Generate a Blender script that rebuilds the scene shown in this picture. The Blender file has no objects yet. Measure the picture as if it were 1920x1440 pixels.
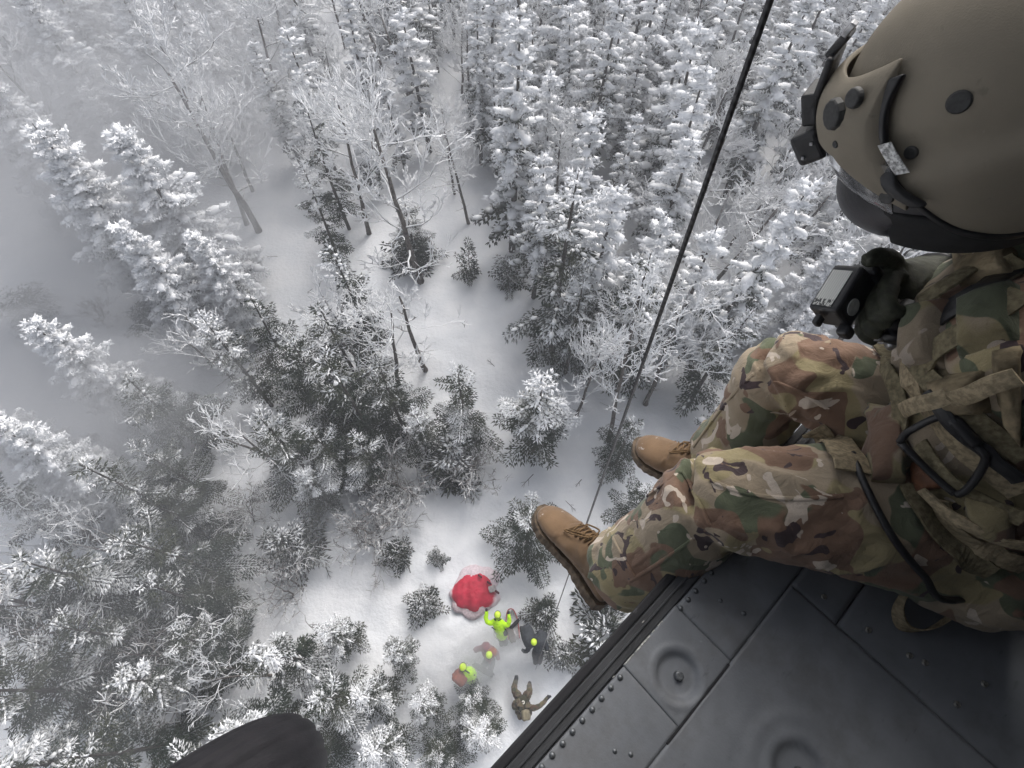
import bpy, bmesh, math, random
import numpy as np
from mathutils import Vector, Matrix, noise

sc = bpy.context.scene
COL = sc.collection
R = math.radians

# ------------------------------------------------------------------ camera
H = 20.0                       # camera height over the snow
TILT = R(31.1)                 # optical axis away from straight down
FPX = 960.0                    # focal length in pixels of a 1920 wide frame
cam_d = bpy.data.cameras.new('camera')
cam_d.sensor_width = 36.0
cam_d.lens = 36.0 * FPX / 1920.0
cam_d.clip_start = 0.02
cam_d.clip_end = 1000
cam = bpy.data.objects.new('camera', cam_d)
COL.objects.link(cam)
cam.location = (0, 0, H)
cam.rotation_euler = (TILT, 0, 0)
sc.camera = cam

# ------------------------------------------------------------------ world, sun, exposure
SUN_EL, SUN_AZ = R(48), R(20)      # azimuth measured from +Y towards +X
world = bpy.data.worlds.new('World')
sc.world = world
world.use_nodes = True
wn, wl = world.node_tree.nodes, world.node_tree.links
wn.clear()
sky = wn.new('ShaderNodeTexSky')
sky.sky_type = 'NISHITA'
sky.sun_disc = False
sky.sun_elevation = SUN_EL
sky.sun_rotation = SUN_AZ
sky.air_density = 1.0
sky.dust_density = 6.0
sky.ozone_density = 1.0
hsv = wn.new('ShaderNodeHueSaturation')      # an overcast sky: the blue is nearly gone
hsv.inputs['Saturation'].default_value = 0.36
bg = wn.new('ShaderNodeBackground')
bg.inputs['Strength'].default_value = 0.14
wo = wn.new('ShaderNodeOutputWorld')
wl.new(sky.outputs[0], hsv.inputs['Color'])
wl.new(hsv.outputs[0], bg.inputs['Color'])
wl.new(bg.outputs[0], wo.inputs['Surface'])

sun_d = bpy.data.lights.new('sun', 'SUN')
sun_d.energy = 1.2
sun_d.angle = R(35)
sun_d.color = (1.0, 0.97, 0.93)
sun = bpy.data.objects.new('sun', sun_d)
COL.objects.link(sun)
sdir = Vector((math.sin(SUN_AZ) * math.cos(SUN_EL), math.cos(SUN_AZ) * math.cos(SUN_EL), math.sin(SUN_EL)))
sun.rotation_euler = sdir.to_track_quat('Z', 'Y').to_euler()
sun.location = (0, 0, 60)

sc.view_settings.view_transform = 'Standard'
sc.view_settings.look = 'None'
sc.view_settings.exposure = 0.40
sc.view_settings.gamma = 1.0
sc.view_settings.use_curve_mapping = False
sc.render.engine = 'CYCLES'
sc.cycles.max_bounces = 5
sc.cycles.diffuse_bounces = 2
sc.cycles.glossy_bounces = 2
sc.cycles.transmission_bounces = 4
sc.cycles.transparent_max_bounces = 5
sc.cycles.volume_bounces = 1
sc.cycles.use_denoising = True
sc.cycles.use_adaptive_sampling = True
sc.cycles.adaptive_threshold = 0.025

# ------------------------------------------------------------------ geometry helpers
FWD = Vector((0, math.sin(TILT), -math.cos(TILT)))
UPV = Vector((0, math.cos(TILT), math.sin(TILT)))
CAMP = Vector((0, 0, H))
def ray(px, py):
    return Vector((1, 0, 0)) * ((px - 960) / FPX) + UPV * ((720 - py) / FPX) + FWD
def at_z(px, py, z):
    """a survey helper: the place at height z that the photograph shows at a pixel"""
    d = ray(px, py)
    return CAMP + d * ((z - H) / d.z)
def at_t(px, py, t):
    return CAMP + ray(px, py) * t
def to_px(p):
    v = Vector(p) - CAMP
    dp = v.dot(FWD)
    if dp < 1e-4:
        return (-9999, -9999)
    return (960 + FPX * v.x / dp, 720 - FPX * v.dot(UPV) / dp)

def new_obj(name, mesh, parent=None, mats=None):
    o = bpy.data.objects.new(name, mesh)
    COL.objects.link(o)
    if parent is not None:
        o.parent = parent
    if mats is not None and not mesh.materials:
        for m in (mats if isinstance(mats, (list, tuple)) else [mats]):
            mesh.materials.append(m)
    return o
def empty(name, loc=(0, 0, 0), rz=0.0):
    o = bpy.data.objects.new(name, None)
    COL.objects.link(o)
    o.location = loc
    o.rotation_euler = (0, 0, rz)
    o.empty_display_size = 0.2
    return o
def tag(o, label=None, cat=None, group=None, kind=None):
    if label: o['label'] = label
    if cat: o['category'] = cat
    if group: o['group'] = group
    if kind: o['kind'] = kind
    return o
def mesh_np(name, verts, faces, smooth=False, attrs=None):
    me = bpy.data.meshes.new(name)
    v = np.asarray(verts, dtype=np.float32).reshape(-1, 3)
    if isinstance(faces, np.ndarray):
        k = faces.shape[1]; nf = faces.shape[0]
        me.vertices.add(len(v)); me.vertices.foreach_set('co', v.ravel())
        me.loops.add(nf * k); me.loops.foreach_set('vertex_index', faces.astype(np.int32).ravel())
        me.polygons.add(nf)
        me.polygons.foreach_set('loop_start', np.arange(0, nf * k, k, dtype=np.int32))
        me.update(calc_edges=True)
    else:
        me.from_pydata([tuple(map(float, p)) for p in v], [], faces)
    if smooth:
        me.polygons.foreach_set('use_smooth', np.ones(len(me.polygons), dtype=bool))
    if attrs:
        for an, arr in attrs.items():
            a = me.attributes.new(an, 'FLOAT', 'POINT')
            a.data.foreach_set('value', np.asarray(arr, dtype=np.float32))
    me.update()
    return me

# ------------------------------------------------------------------ material helpers
def mat(name):
    m = bpy.data.materials.new(name)
    m.use_nodes = True
    nt = m.node_tree
    nt.nodes.clear()
    out = nt.nodes.new('ShaderNodeOutputMaterial')
    b = nt.nodes.new('ShaderNodeBsdfPrincipled')
    nt.links.new(b.outputs[0], out.inputs['Surface'])
    return m, nt, b
def N(nt, kind, **kw):
    n = nt.nodes.new(kind)
    for k, v in kw.items():
        if k in n.inputs: n.inputs[k].default_value = v
        else: setattr(n, k, v)
    return n
def L(nt, a, b): nt.links.new(a, b)
def rgba(c): return (c[0], c[1], c[2], 1.0)
def mix(nt, fac, a, b):
    m = nt.nodes.new('ShaderNodeMix'); m.data_type = 'RGBA'
    if hasattr(fac, 'is_linked') or hasattr(fac, 'links'): L(nt, fac, m.inputs[0])
    else: m.inputs[0].default_value = fac
    for s, v in ((m.inputs[6], a), (m.inputs[7], b)):
        if hasattr(v, 'links'): L(nt, v, s)
        else: s.default_value = rgba(v)
    return m.outputs[2]
def math_(nt, op, a, b=None, clamp=False):
    m = nt.nodes.new('ShaderNodeMath'); m.operation = op; m.use_clamp = clamp
    for i, v in enumerate((a, b)):
        if v is None: continue
        if hasattr(v, 'links'): L(nt, v, m.inputs[i])
        else: m.inputs[i].default_value = v
    return m.outputs[0]
def ramp(nt, fac, lo, hi, a=0.0, b=1.0):
    m = nt.nodes.new('ShaderNodeMapRange'); m.interpolation_type = 'SMOOTHSTEP'
    L(nt, fac, m.inputs['Value'])
    m.inputs['From Min'].default_value = lo; m.inputs['From Max'].default_value = hi
    m.inputs['To Min'].default_value = a; m.inputs['To Max'].default_value = b
    return m.outputs['Result']
def noise_tex(nt, scale, detail=3.0, rough=0.55, coord='Object', mapping=None, dist=0.0, off=None):
    tc = nt.nodes.new('ShaderNodeTexCoord')
    src = tc.outputs[coord]
    if mapping or off:
        mp = nt.nodes.new('ShaderNodeMapping')
        if mapping: mp.inputs['Scale'].default_value = mapping
        if off: mp.inputs['Location'].default_value = off
        L(nt, src, mp.inputs['Vector']); src = mp.outputs[0]
    n = nt.nodes.new('ShaderNodeTexNoise')
    n.inputs['Scale'].default_value = scale
    n.inputs['Detail'].default_value = detail
    n.inputs['Roughness'].default_value = rough
    n.inputs['Distortion'].default_value = dist
    L(nt, src, n.inputs['Vector'])
    return n.outputs['Fac']
def bump(nt, b, height, strength=0.3, distance=0.01):
    bn = nt.nodes.new('ShaderNodeBump')
    bn.inputs['Strength'].default_value = strength
    bn.inputs['Distance'].default_value = distance
    L(nt, height, bn.inputs['Height'])
    L(nt, bn.outputs[0], b.inputs['Normal'])
def plain(name, col, rough=0.6, var=0.12, scale=40, metal=0.0, bmp=0.0, spec=0.5):
    """a plain coloured surface with slight uneven tone and relief"""
    m, nt, b = mat(name)
    n = noise_tex(nt, scale, 4)
    d = tuple(max(0, c * (1 - var * 2)) for c in col); e = tuple(min(1, c * (1 + var)) for c in col)
    L(nt, mix(nt, ramp(nt, n, .3, .7), d, e), b.inputs['Base Color'])
    b.inputs['Roughness'].default_value = rough
    b.inputs['Metallic'].default_value = metal
    b.inputs['Specular IOR Level'].default_value = spec
    if bmp: bump(nt, b, noise_tex(nt, scale * 4, 3), bmp, 0.004)
    return m
# ================================================================== SNOWY GROUND
def gz(x, y):
    d = math.hypot(x, y)
    z = 0.35 * noise.noise(Vector((x * .11, y * .11, 3.1))) + 0.16 * noise.noise(Vector((x * .34, y * .34, 7.7)))
    return z
def build_ground():
    xs = [-140, -110, -90, -75] + [-62 + i * .8 for i in range(65)] + [-10 + i * .17 for i in range(89)] + [5.2 + i * .8 for i in range(77)] + [75, 90, 110, 140]
    ys = [-110, -80, -55, -35, -22, -14, -9, -5] + [-2 + i * .17 for i in range(112)] + [17.2 + i * .8 for i in range(60)] + [75, 90, 110, 140]
    def tracks(x, y):
        d = math.hypot(x + .6, y - 1.6)                       # trodden snow round the people
        k = math.exp(-(d / 2.6) ** 2)
        z = -.17 * k * max(0, noise.noise(Vector((x * 2.2, y * 2.2, 9)))) * 2 - .05 * k
        z += .09 * noise.noise(Vector((x * .8, y * 1.3, 2.2))) + .03 * (1 - abs(noise.noise(Vector((x * 1.1 + y * .4, y * .5, 6.2))))) ** 3
        w = abs(x + 1.6 - .25 * math.sin(y * .5) + .12 * (y - 4)) # a faint trail up the clearing
        z -= .05 * math.exp(-(w / .35) ** 2) * (1 if y < 13 else 0) * (.5 + noise.noise(Vector((x, y * 1.6, 4))))
        return z
    v = []
    for y in ys:
        for x in xs:
            z = gz(x, y) + tracks(x, y) + 0.05 * noise.noise(Vector((x * .9, y * .9, 1.3))) + 0.02 * noise.noise(Vector((x * 2.3, y * 2.3, 5.3)))
            v.append((x, y, z))
    nx, ny = len(xs), len(ys)
    i, j = np.meshgrid(np.arange(nx - 1), np.arange(ny - 1))
    a = (j * nx + i).ravel()
    f = np.stack([a, a + 1, a + 1 + nx, a + nx], 1)
    m, nt, b = mat('snow')
    n1 = noise_tex(nt, .5, 5); n2 = noise_tex(nt, 6, 4); n3 = noise_tex(nt, 30, 3)
    c = mix(nt, ramp(nt, n1, .35, .7), (.71, .73, .76), (.81, .82, .84))
    L(nt, c, b.inputs['Base Color'])
    b.inputs['Roughness'].default_value = .75
    b.inputs['Specular IOR Level'].default_value = .2
    hsum = math_(nt, 'ADD', math_(nt, 'MULTIPLY', n2, 1.0), math_(nt, 'MULTIPLY', n3, .25))
    bump(nt, b, hsum, .35, .12)
    o = new_obj('ground', mesh_np('ground', v, f, True), mats=m)
    tag(o, kind='structure')
build_ground()

# ================================================================== TREES
class Spindles:
    """little spindle shaped twigs: needle sprays, rime feathers"""
    def __init__(s): s.p = []; s.d = []; s.l = []; s.w = []; s.s = []
    def add(s, p, d, l, w, sn): s.p.append(p); s.d.append(d); s.l.append(l); s.w.append(w); s.s.append(sn)
    def arrays(s, rng):
        p = np.array(s.p); d = np.array(s.d); l = np.array(s.l)[:, None]; w = np.array(s.w)[:, None]; sn = np.array(s.s)
        d = d / (np.linalg.norm(d, axis=1, keepdims=True) + 1e-9)
        up = np.tile(np.array([[0, 0, 1.0]]), (len(p), 1))
        up[np.abs(d[:, 2]) > .92] = (1, 0, 0)
        u = np.cross(d, up); u /= np.linalg.norm(u, axis=1, keepdims=True)
        q = np.cross(u, d)
        n = len(p)
        V = np.zeros((n, 5, 3))
        V[:, 0] = p
        V[:, 4] = p + d * l
        mid = p + d * l * .45
        for k in range(3):
            a = math.pi / 2 + k * 2 * math.pi / 3
            rr = w * (1.0 if k else .8)
            V[:, 1 + k] = mid + u * (math.cos(a) * rr * 1.25) + q * (math.sin(a) * rr)
        base = (np.arange(n) * 5)[:, None]
        T = np.array([[0, 2, 1], [0, 3, 2], [0, 1, 3], [1, 2, 4], [2, 3, 4], [3, 1, 4]])
        F = (base[:, None, :] + T[None]).reshape(-1, 3)
        S = np.repeat(sn[:, None], 5, 1)
        S[:, 0] -= .25; S[:, 4] += .12
        return V.reshape(-1, 3), F, S.ravel()
def tube_arrays(pts, rads, k=5):
    V = []; F = []
    n = len(pts)
    for i in range(n):
        p = Vector(pts[i])
        t = (Vector(pts[min(i + 1, n - 1)]) - Vector(pts[max(i - 1, 0)])).normalized()
        a = Vector((1, 0, 0)) if abs(t.z) > .7 else Vector((0, 0, 1))
        u = t.cross(a).normalized(); q = u.cross(t)
        for j in range(k):
            an = 2 * math.pi * j / k
            V.append(p + (u * math.cos(an) + q * math.sin(an)) * rads[i])
    for i in range(n - 1):
        for j in range(k):
            a = i * k + j; b = i * k + (j + 1) % k
            F.append((a, b, b + k, a + k))
    return V, F

def bark_mat(name, dark, light, frost):
    m, nt, b = mat(name)
    n1 = noise_tex(nt, 3.0, 4, mapping=(1, 1, .25)); n2 = noise_tex(nt, 22, 4, mapping=(1, 1, .35))
    c = mix(nt, ramp(nt, n2, .35, .65), dark, light)
    at = N(nt, 'ShaderNodeAttribute', attribute_name='snow')
    geo = nt.nodes.new('ShaderNodeNewGeometry')
    sep = nt.nodes.new('ShaderNodeSeparateXYZ'); L(nt, geo.outputs['Normal'], sep.inputs[0])
    f = math_(nt, 'ADD', at.outputs['Fac'], math_(nt, 'MULTIPLY', math_(nt, 'SUBTRACT', n1, .5), .7))
    f = math_(nt, 'ADD', f, math_(nt, 'MULTIPLY', sep.outputs[2], .45))
    L(nt, mix(nt, ramp(nt, f, .36, .70), c, frost), b.inputs['Base Color'])
    b.inputs['Roughness'].default_value = .9
    b.inputs['Specular IOR Level'].default_value = .15
    bump(nt, b, n2, .5, .03)
    return m
def foliage_mat(name, dark, light, frost):
    m, nt, b = mat(name)
    n1 = noise_tex(nt, 1.7, 3); n2 = noise_tex(nt, 9, 3); n3 = noise_tex(nt, .45, 2)
    at = N(nt, 'ShaderNodeAttribute', attribute_name='snow')
    geo = nt.nodes.new('ShaderNodeNewGeometry')
    sep = nt.nodes.new('ShaderNodeSeparateXYZ'); L(nt, geo.outputs['Normal'], sep.inputs[0])
    f = math_(nt, 'ADD', at.outputs['Fac'], math_(nt, 'MULTIPLY', math_(nt, 'SUBTRACT', n1, .5), .65))
    f = math_(nt, 'ADD', f, math_(nt, 'MULTIPLY', math_(nt, 'SUBTRACT', n2, .5), .16))
    f = math_(nt, 'ADD', f, math_(nt, 'MULTIPLY', sep.outputs[2], .22))
    c = mix(nt, ramp(nt, n3, .35, .65), dark, light)
    L(nt, mix(nt, ramp(nt, f, .28, .74), c, frost), b.inputs['Base Color'])
    b.inputs['Roughness'].default_value = .85
    b.inputs['Specular IOR Level'].default_value = .15
    return m
FROST = (.87, .88, .90)
M_FOL = foliage_mat('needles_with_rime', (.022, .032, .022), (.050, .055, .034), FROST)
M_BARK = bark_mat('spruce_bark', (.035, .030, .027), (.085, .075, .066), FROST)
M_BIRCH = bark_mat('birch_bark', (.06, .05, .046), (.16, .145, .13), FROST)
M_PILLOW = plain('snow_pillow', (.82, .83, .86), .8, .05, 8, bmp=.3, spec=.2)

_bm = bmesh.new(); bmesh.ops.create_icosphere(_bm, subdivisions=1, radius=1)
ICO_V = [v.co.copy() for v in _bm.verts]; ICO_F = [tuple(v.index for v in f.verts) for f in _bm.faces]; _bm.free()
def make_spruce(seed, h, Rm, snow, base_f=.14, dense=1.0, width=1.0, droop=.3, ragged=.25, pillows=0, top_snow=.2, whorl_gap=.36, fine=1.0, lump=0.0, bvar=.22, skip=0.0, ln=1.0):
    rng = random.Random(seed)
    S = Spindles()
    # trunk
    bx, by = rng.uniform(-.15, .15), rng.uniform(-.15, .15)
    def axis(z):
        t = z / h
        return (bx * math.sin(t * 3.0), by * math.sin(t * 2.4 + .4) - by * math.sin(.4), z)
    zs = [-.35] + [h * i / 9 for i in range(10)]
    tv, tf = tube_arrays([axis(max(z, -.4)) for z in zs], [h * .0145 * (1 - max(z, 0) / h) ** .8 + .012 + (.05 if z < 0 else 0) for z in zs], 7)
    tsn = [0.15 + .25 * max(0, v.z / h - .5) for v in tv]
    # dead twigs low on the trunk
    tw_n = 0
    for i in range(int(10 + 14 * base_f * 3)):
        z = rng.uniform(.05, base_f + .1) * h; a = rng.uniform(0, 6.283); l = rng.uniform(.3, 1.0) * Rm * .7
        p0 = Vector(axis(z)); d = Vector((math.cos(a), math.sin(a), rng.uniform(-.35, .15)))
        v, f = tube_arrays([p0, p0 + d * l * .5, p0 + d * l + Vector((0, 0, -.1 * l))], [.018, .013, .005], 3)
        o = len(tv); tv += v; tf += [tuple(i + o for i in q) for q in f]; tsn += [rng.uniform(.05, .4)] * len(v)
    pill = []
    LV, LF, LA = [], [], []
    def add_lump(p, az, a, b, c, sn):
        o = len(LV); ca, sa = math.cos(az), math.sin(az); sd = rng.random() * 90
        for q in ICO_V:
            k = 1 + .55 * noise.noise(q * 1.9 + Vector((sd, 0, 0)))
            x, y, z_ = q.x * a * k, q.y * b * k, q.z * c * k
            LV.append((p[0] + x * ca - y * sa, p[1] + x * sa + y * ca, p[2] + z_)); LA.append(sn + .12 * q.z)
        LF.extend(tuple(i + o for i in f) for f in ICO_F)
    z = base_f * h
    while z < h * .985:
        t = (z - base_f * h) / (h * (1 - base_f))
        prof = (1 - t) ** .82 * (.55 + .45 * min(1, t / .18))
        rr = Rm * prof + .12
        nb = max(3, int((4.2 + 2.6 * prof) * (.8 + .4 * rng.random()) * dense))
        a0 = rng.uniform(0, 6.283)
        for k in range(nb):
            az = a0 + 6.283 * k / nb + rng.uniform(-.35, .35)
            if rng.random() < skip: continue
            r = rr * (1 + rng.uniform(-ragged * 1.6, ragged))
            el = -.30 + 1.05 * t ** 1.3 + rng.uniform(-.12, .12)
            ca, sa = math.cos(az), math.sin(az)
            bs0 = snow + rng.uniform(-bvar, bvar) + top_snow * (t - .5) * 2
            p0 = axis(z + rng.uniform(-.12, .12))
            n = max(2, int(r / (.155 * fine / math.sqrt(dense))))
            def pt(u):
                return (p0[0] + ca * r * u, p0[1] + sa * r * u, p0[2] + r * (el * u - droop * u * u * (1 - t) + .12 * u ** 3))
            for i in range(1, n + 1):
                u = .12 + .88 * i / n
                p = pt(u); bs = bs0 - .42 * (1 - u) ** 1.5
                fw = (ca, sa, el - 2 * droop * u * (1 - t))
                L0 = (.18 + .34 * r * (1 - u) ** .8) * rng.uniform(.75, 1.2)
                L0 = min(L0, .62)
                w = .034 * width * fine * rng.uniform(.7, 1.25)
                S.add(p, (fw[0] + rng.uniform(-.2, .2), fw[1] + rng.uniform(-.2, .2), fw[2] + rng.uniform(-.1, .25)), .26 * fine * rng.uniform(.7, 1.2), w, bs + .08)
                for sd in (-1, 1):
                    c1, s1 = math.cos(sd * .95), math.sin(sd * .95)
                    dx, dy = ca * c1 - sa * s1, sa * c1 + ca * s1
                    dz = fw[2] * .6 - .18
                    m_ = max(1, int(L0 / (.16 * fine)))
                    for j in range(m_):
                        q = (j + .35) / m_ * L0
                        pp = (p[0] + dx * q, p[1] + dy * q, p[2] + dz * q - .12 * q * q)
                        for e in (-1, 1):
                            S.add(pp, (dx + ca * .5 * e * rng.uniform(.2, 1.2) + rng.uniform(-.25, .25), dy + sa * .5 * e * rng.uniform(.2, 1.2) + rng.uniform(-.25, .25), dz + rng.uniform(-.45, .15)),
                                  rng.uniform(.14, .27) * fine * ln, w * rng.uniform(.75, 1.15), bs + rng.uniform(-.05, .05) - (.06 if e < 0 else 0))
            if lump:
                for u in (.38, .66, .9):
                    if rng.random() < .85:
                        p = pt(u + rng.uniform(-.08, .08)); k = lump * (.5 + .5 * prof) * rng.uniform(.7, 1.3)
                        sn_ = bs0 + .12 - .35 * (1 - u)
                        add_lump((p[0], p[1], p[2] + .02), az, .205 * k, .13 * k * (1.25 - .4 * u), .085 * k, sn_)
                        for q_ in range(11):
                            a_ = rng.uniform(0, 6.283); rr_ = rng.uniform(.3, 1.0)
                            ox, oy = math.cos(a_) * rr_, math.sin(a_) * rr_
                            S.add((p[0] + (ox * ca * .20 - oy * sa * .12) * k, p[1] + (ox * sa * .20 + oy * ca * .12) * k, p[2] + .05 * k * (1 - rr_)),
                                  (ca * ox - sa * oy + .25 * ca, sa * ox + ca * oy + .25 * sa, rng.uniform(-.35, .55)), rng.uniform(.075, .14) * k, .028 * width * k * .8, sn_ + rng.uniform(-.1, .12))
            if pillows and r > .5 and rng.random() < pillows:
                for u in (.55, .85):
                    if rng.random() < .7:
                        p = pt(u); pill.append((p[0], p[1], p[2] + .08, rng.uniform(.14, .27) * (.6 + .5 * prof), az))
        z += whorl_gap * (.75 + .5 * rng.random()) * (.65 + .5 * prof)
    for i in range(8):
        S.add(axis(h * (.93 + .008 * i)), (rng.uniform(-.7, .7), rng.uniform(-.7, .7), .9), .22, .03 * width, snow + .3)
    V, F, A = S.arrays(rng)
    if LV:
        o = len(V)
        V = np.vstack([V, np.array(LV)]); F = np.vstack([F, np.array(LF) + o]); A = np.concatenate([A, np.array(LA)])
    crown = mesh_np('spruce_crown', V, F, False, {'snow': A})
    if LV:
        sm_ = np.zeros(len(crown.polygons), dtype=bool); sm_[-len(LF):] = True
        crown.polygons.foreach_set('use_smooth', sm_)
    crown.materials.append(M_FOL)
    trunk = bpy.data.meshes.new('spruce_trunk'); trunk.from_pydata([tuple(v) for v in tv], [], tf)
    trunk.attributes.new('snow', 'FLOAT', 'POINT').data.foreach_set('value', np.array(tsn, dtype=np.float32))
    trunk.polygons.foreach_set('use_smooth', np.ones(len(trunk.polygons), dtype=bool))
    trunk.materials.append(M_BARK)
    pm = None
    if pill:
        pv = []; pf = []
        bm = bmesh.new(); bmesh.ops.create_icosphere(bm, subdivisions=2, radius=1)
        iv = [v.co.copy() for v in bm.verts]; iff = [tuple(v.index for v in f.verts) for f in bm.faces]; bm.free()
        for (x, y, z0, r, az) in pill:
            o = len(pv); s = rng.random() * 50
            for c in iv:
                k = 1 + .42 * noise.noise(c * 1.6 + Vector((s, 0, 0))) + .2 * noise.noise(c * 4.1 + Vector((s, 3, 0)))
                lx, ly, lz = c.x * 1.35 * k, c.y * .9 * k, c.z * .55 * k
                pv.append((x + r * (lx * math.cos(az) - ly * math.sin(az)), y + r * (lx * math.sin(az) + ly * math.cos(az)), z0 + r * lz))
            pf += [tuple(i + o for i in f) for f in iff]
        pm = mesh_np('snow_pillows', pv, pf, True); pm.materials.append(M_PILLOW)
    return {'h': h, 'parts': [('trunk', trunk, None), ('crown', crown, None)] + ([('snow_load', pm, 'stuff')] if pm else [])}

def make_bare(seed, h, spread=.5, rime=.8, trunk_f=.35, thick=1.0, levels=5, dead=False, multi=1, boughs=11):
    """leafless hardwood: trunk, boughs and rime-thick twigs"""
    rng = random.Random(seed)
    TV, TF, TS = [], [], []
    CV, CF, CS = [], [], []
    def put(store, pts, rads, k, s):
        V, F = tube_arrays(pts, rads, k)
        v0, f0, s0 = store; o = len(v0)
        v0 += V; f0 += [tuple(i + o for i in q) for q in F]
        n = len(pts)
        for i in range(n): s0 += [s[i]] * k
    def grow(p, d, l, r, lev):
        n = 3 if lev < 3 else 2
        pts = [p]; rads = [r]; dd = d.copy(); q = p.copy()
        r_end = max(r * .62, .017 * thick)
        for i in range(n):
            dd = (dd + Vector((rng.uniform(-.42, .42), rng.uniform(-.42, .42), rng.uniform(-.15, .30)))).normalized()
            q = q + dd * (l / n); pts.append(q.copy()); rads.append(r + (r_end - r) * (i + 1) / n)
        s = rime * (.30 + .19 * lev) + rng.uniform(-.1, .1)
        put((CV, CF, CS), pts, rads, 4 if lev < 2 else 3, [s + .1 * i / n for i in range(n + 1)])
        if lev >= levels: return
        kids = rng.choice((2, 3, 3)) if lev < levels - 1 else rng.choice((3, 4))
        for c in range(kids):
            u = rng.uniform(.35, 1.0) if c else 1.0
            i = min(n, int(u * n + .5)); b = pts[i]
            az = rng.uniform(0, 6.283); sp = rng.uniform(.35, 1.0)
            side = Vector((math.cos(az), math.sin(az), rng.uniform(-.3, .5)))
            nd = (dd * (1.0 if c else 1.3) + side * sp).normalized()
            if nd.z < -.25: nd.z *= .3
            grow(b, nd, l * rng.uniform(.52, .76), max(rads[i] * .66, .018 * thick), lev + 1)
    for mI in range(multi):
        lean = Vector((rng.uniform(-.12, .12), rng.uniform(-.12, .12), 0)) * (2 if multi > 1 else 1)
        pts = []; rads = []; q = Vector((rng.uniform(-.2, .2) * (multi > 1), rng.uniform(-.2, .2) * (multi > 1), -.35))
        n = 8
        for i in range(n + 1):
            t = i / n
            pts.append(q.copy()); rads.append(h * .016 * (1 - .72 * t) * (1.35 if i == 0 else 1))
            q = q + Vector((lean.x * h / n + rng.uniform(-.07, .07), lean.y * h / n + rng.uniform(-.07, .07), (h * .86 + .35) / n))
        put((TV, TF, TS), pts, rads, 7, [.08 + .5 * rime * max(0, i / n - trunk_f) for i in range(n + 1)])
        nb = boughs if not dead else 5
        for b in range(nb):
            t = trunk_f + (1 - trunk_f) * (b + rng.random() * .6) / nb
            i = min(n - 1, int(t * n)); fr = t * n - i
            p = pts[i].lerp(pts[i + 1], fr); a = b * 2.4 + rng.uniform(-.5, .5)
            d = Vector((math.cos(a), math.sin(a), rng.uniform(.25, .8))).normalized()
            ln = h * spread * (.36 - .16 * t) * rng.uniform(.7, 1.2)
            grow(p, d, ln, max(h * .0055 * (1.1 - .5 * t), .03 * thick), 1 if not dead else levels - 1)
        if not dead: grow(pts[-1], Vector((0, 0, 1)), h * .1, .04 * thick, 2)
        for b in range(8):
            t = rng.uniform(.12, max(trunk_f, .3)); i = min(n - 1, int(t * n)); p = pts[i].lerp(pts[i + 1], t * n - i); a = rng.uniform(0, 6.283)
            d = Vector((math.cos(a), math.sin(a), rng.uniform(-.2, .4))); l = rng.uniform(.3, .9)
            put((TV, TF, TS), [p, p + d * l * .6, p + d * l + Vector((0, 0, .05))], [.02, .013, .006], 3, [.1, .25, .3])
    def fin(nm, V, F, A):
        me = bpy.data.meshes.new(nm); me.from_pydata([tuple(v) for v in V], [], F)
        me.attributes.new('snow', 'FLOAT', 'POINT').data.foreach_set('value', np.array(A, dtype=np.float32))
        me.polygons.foreach_set('use_smooth', np.ones(len(me.polygons), dtype=bool))
        me.materials.append(M_BIRCH); return me
    return {'h': h, 'parts': [('trunk', fin('birch_trunk', TV, TF, TS), None), ('crown', fin('birch_crown', CV, CF, CS), None)]}

# prototypes (meshes only, shared by every copy)
PW = [make_spruce(11 + i, 9.0, 1.25 + .15 * (i % 3), .64 + .05 * (i % 2), base_f=.20 + .05 * (i % 3), width=1.2, dense=.80, droop=.52, lump=1.75, whorl_gap=.52, ragged=.34, top_snow=.24, fine=.95, skip=.06) for i in range(6)]
PS = [make_spruce(31 + i, 9.0, 1.45, .70, base_f=.22, width=1.3, droop=.68, pillows=.12, dense=.75, lump=2.0, whorl_gap=.60, ragged=.42, top_snow=.22, skip=.10, fine=1.0) for i in range(4)]
PF = [make_spruce(41 + i, 9.0, 2.0, .86, base_f=.14, width=1.4, droop=.45, dense=1.25, lump=1.75, whorl_gap=.44, ragged=.30, fine=.9, top_snow=.15) for i in range(3)]
PD = [make_spruce(51 + i, 6.5, 1.75 + .2 * (i % 3), .13 + .06 * (i % 3), base_f=.10, width=.85, droop=.25, ragged=.5, dense=1.0, top_snow=.22, fine=.82, whorl_gap=.52, bvar=.34, skip=.25, ln=1.35, lump=.35) for i in range(6)]
PH = [make_spruce(71 + i, 7.5, 1.55, .40, base_f=.2, width=.95, droop=.34, ragged=.48, dense=.95, top_snow=.34, fine=.80, lump=.75, whorl_gap=.52, bvar=.34, skip=.20, ln=1.25) for i in range(5)]
PB = [make_bare(101 + i, 8.0, .66 + .08 * (i % 2), 1.0, trunk_f=.30 + .08 * (i % 3), thick=.95, levels=5, boughs=13) for i in range(4)]
PT = [make_bare(121 + i, 5.0, .80, .80, trunk_f=.25, thick=.85, levels=4, multi=2, boughs=7) for i in range(3)]
PX = [make_bare(131, 6.0, .22, .35, trunk_f=.45, thick=.9, levels=3, dead=True)]
PBUSH = [make_spruce(141 + i, 1.6, .95, .16 + .1 * i, base_f=.03, width=.8, ragged=.45, dense=1.0, droop=.1, whorl_gap=.17) for i in range(3)]
PTWIG = [make_bare(151 + i, 1.9, 1.2, .22, trunk_f=.08, thick=.45, levels=4, multi=2) for i in range(2)]
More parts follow.
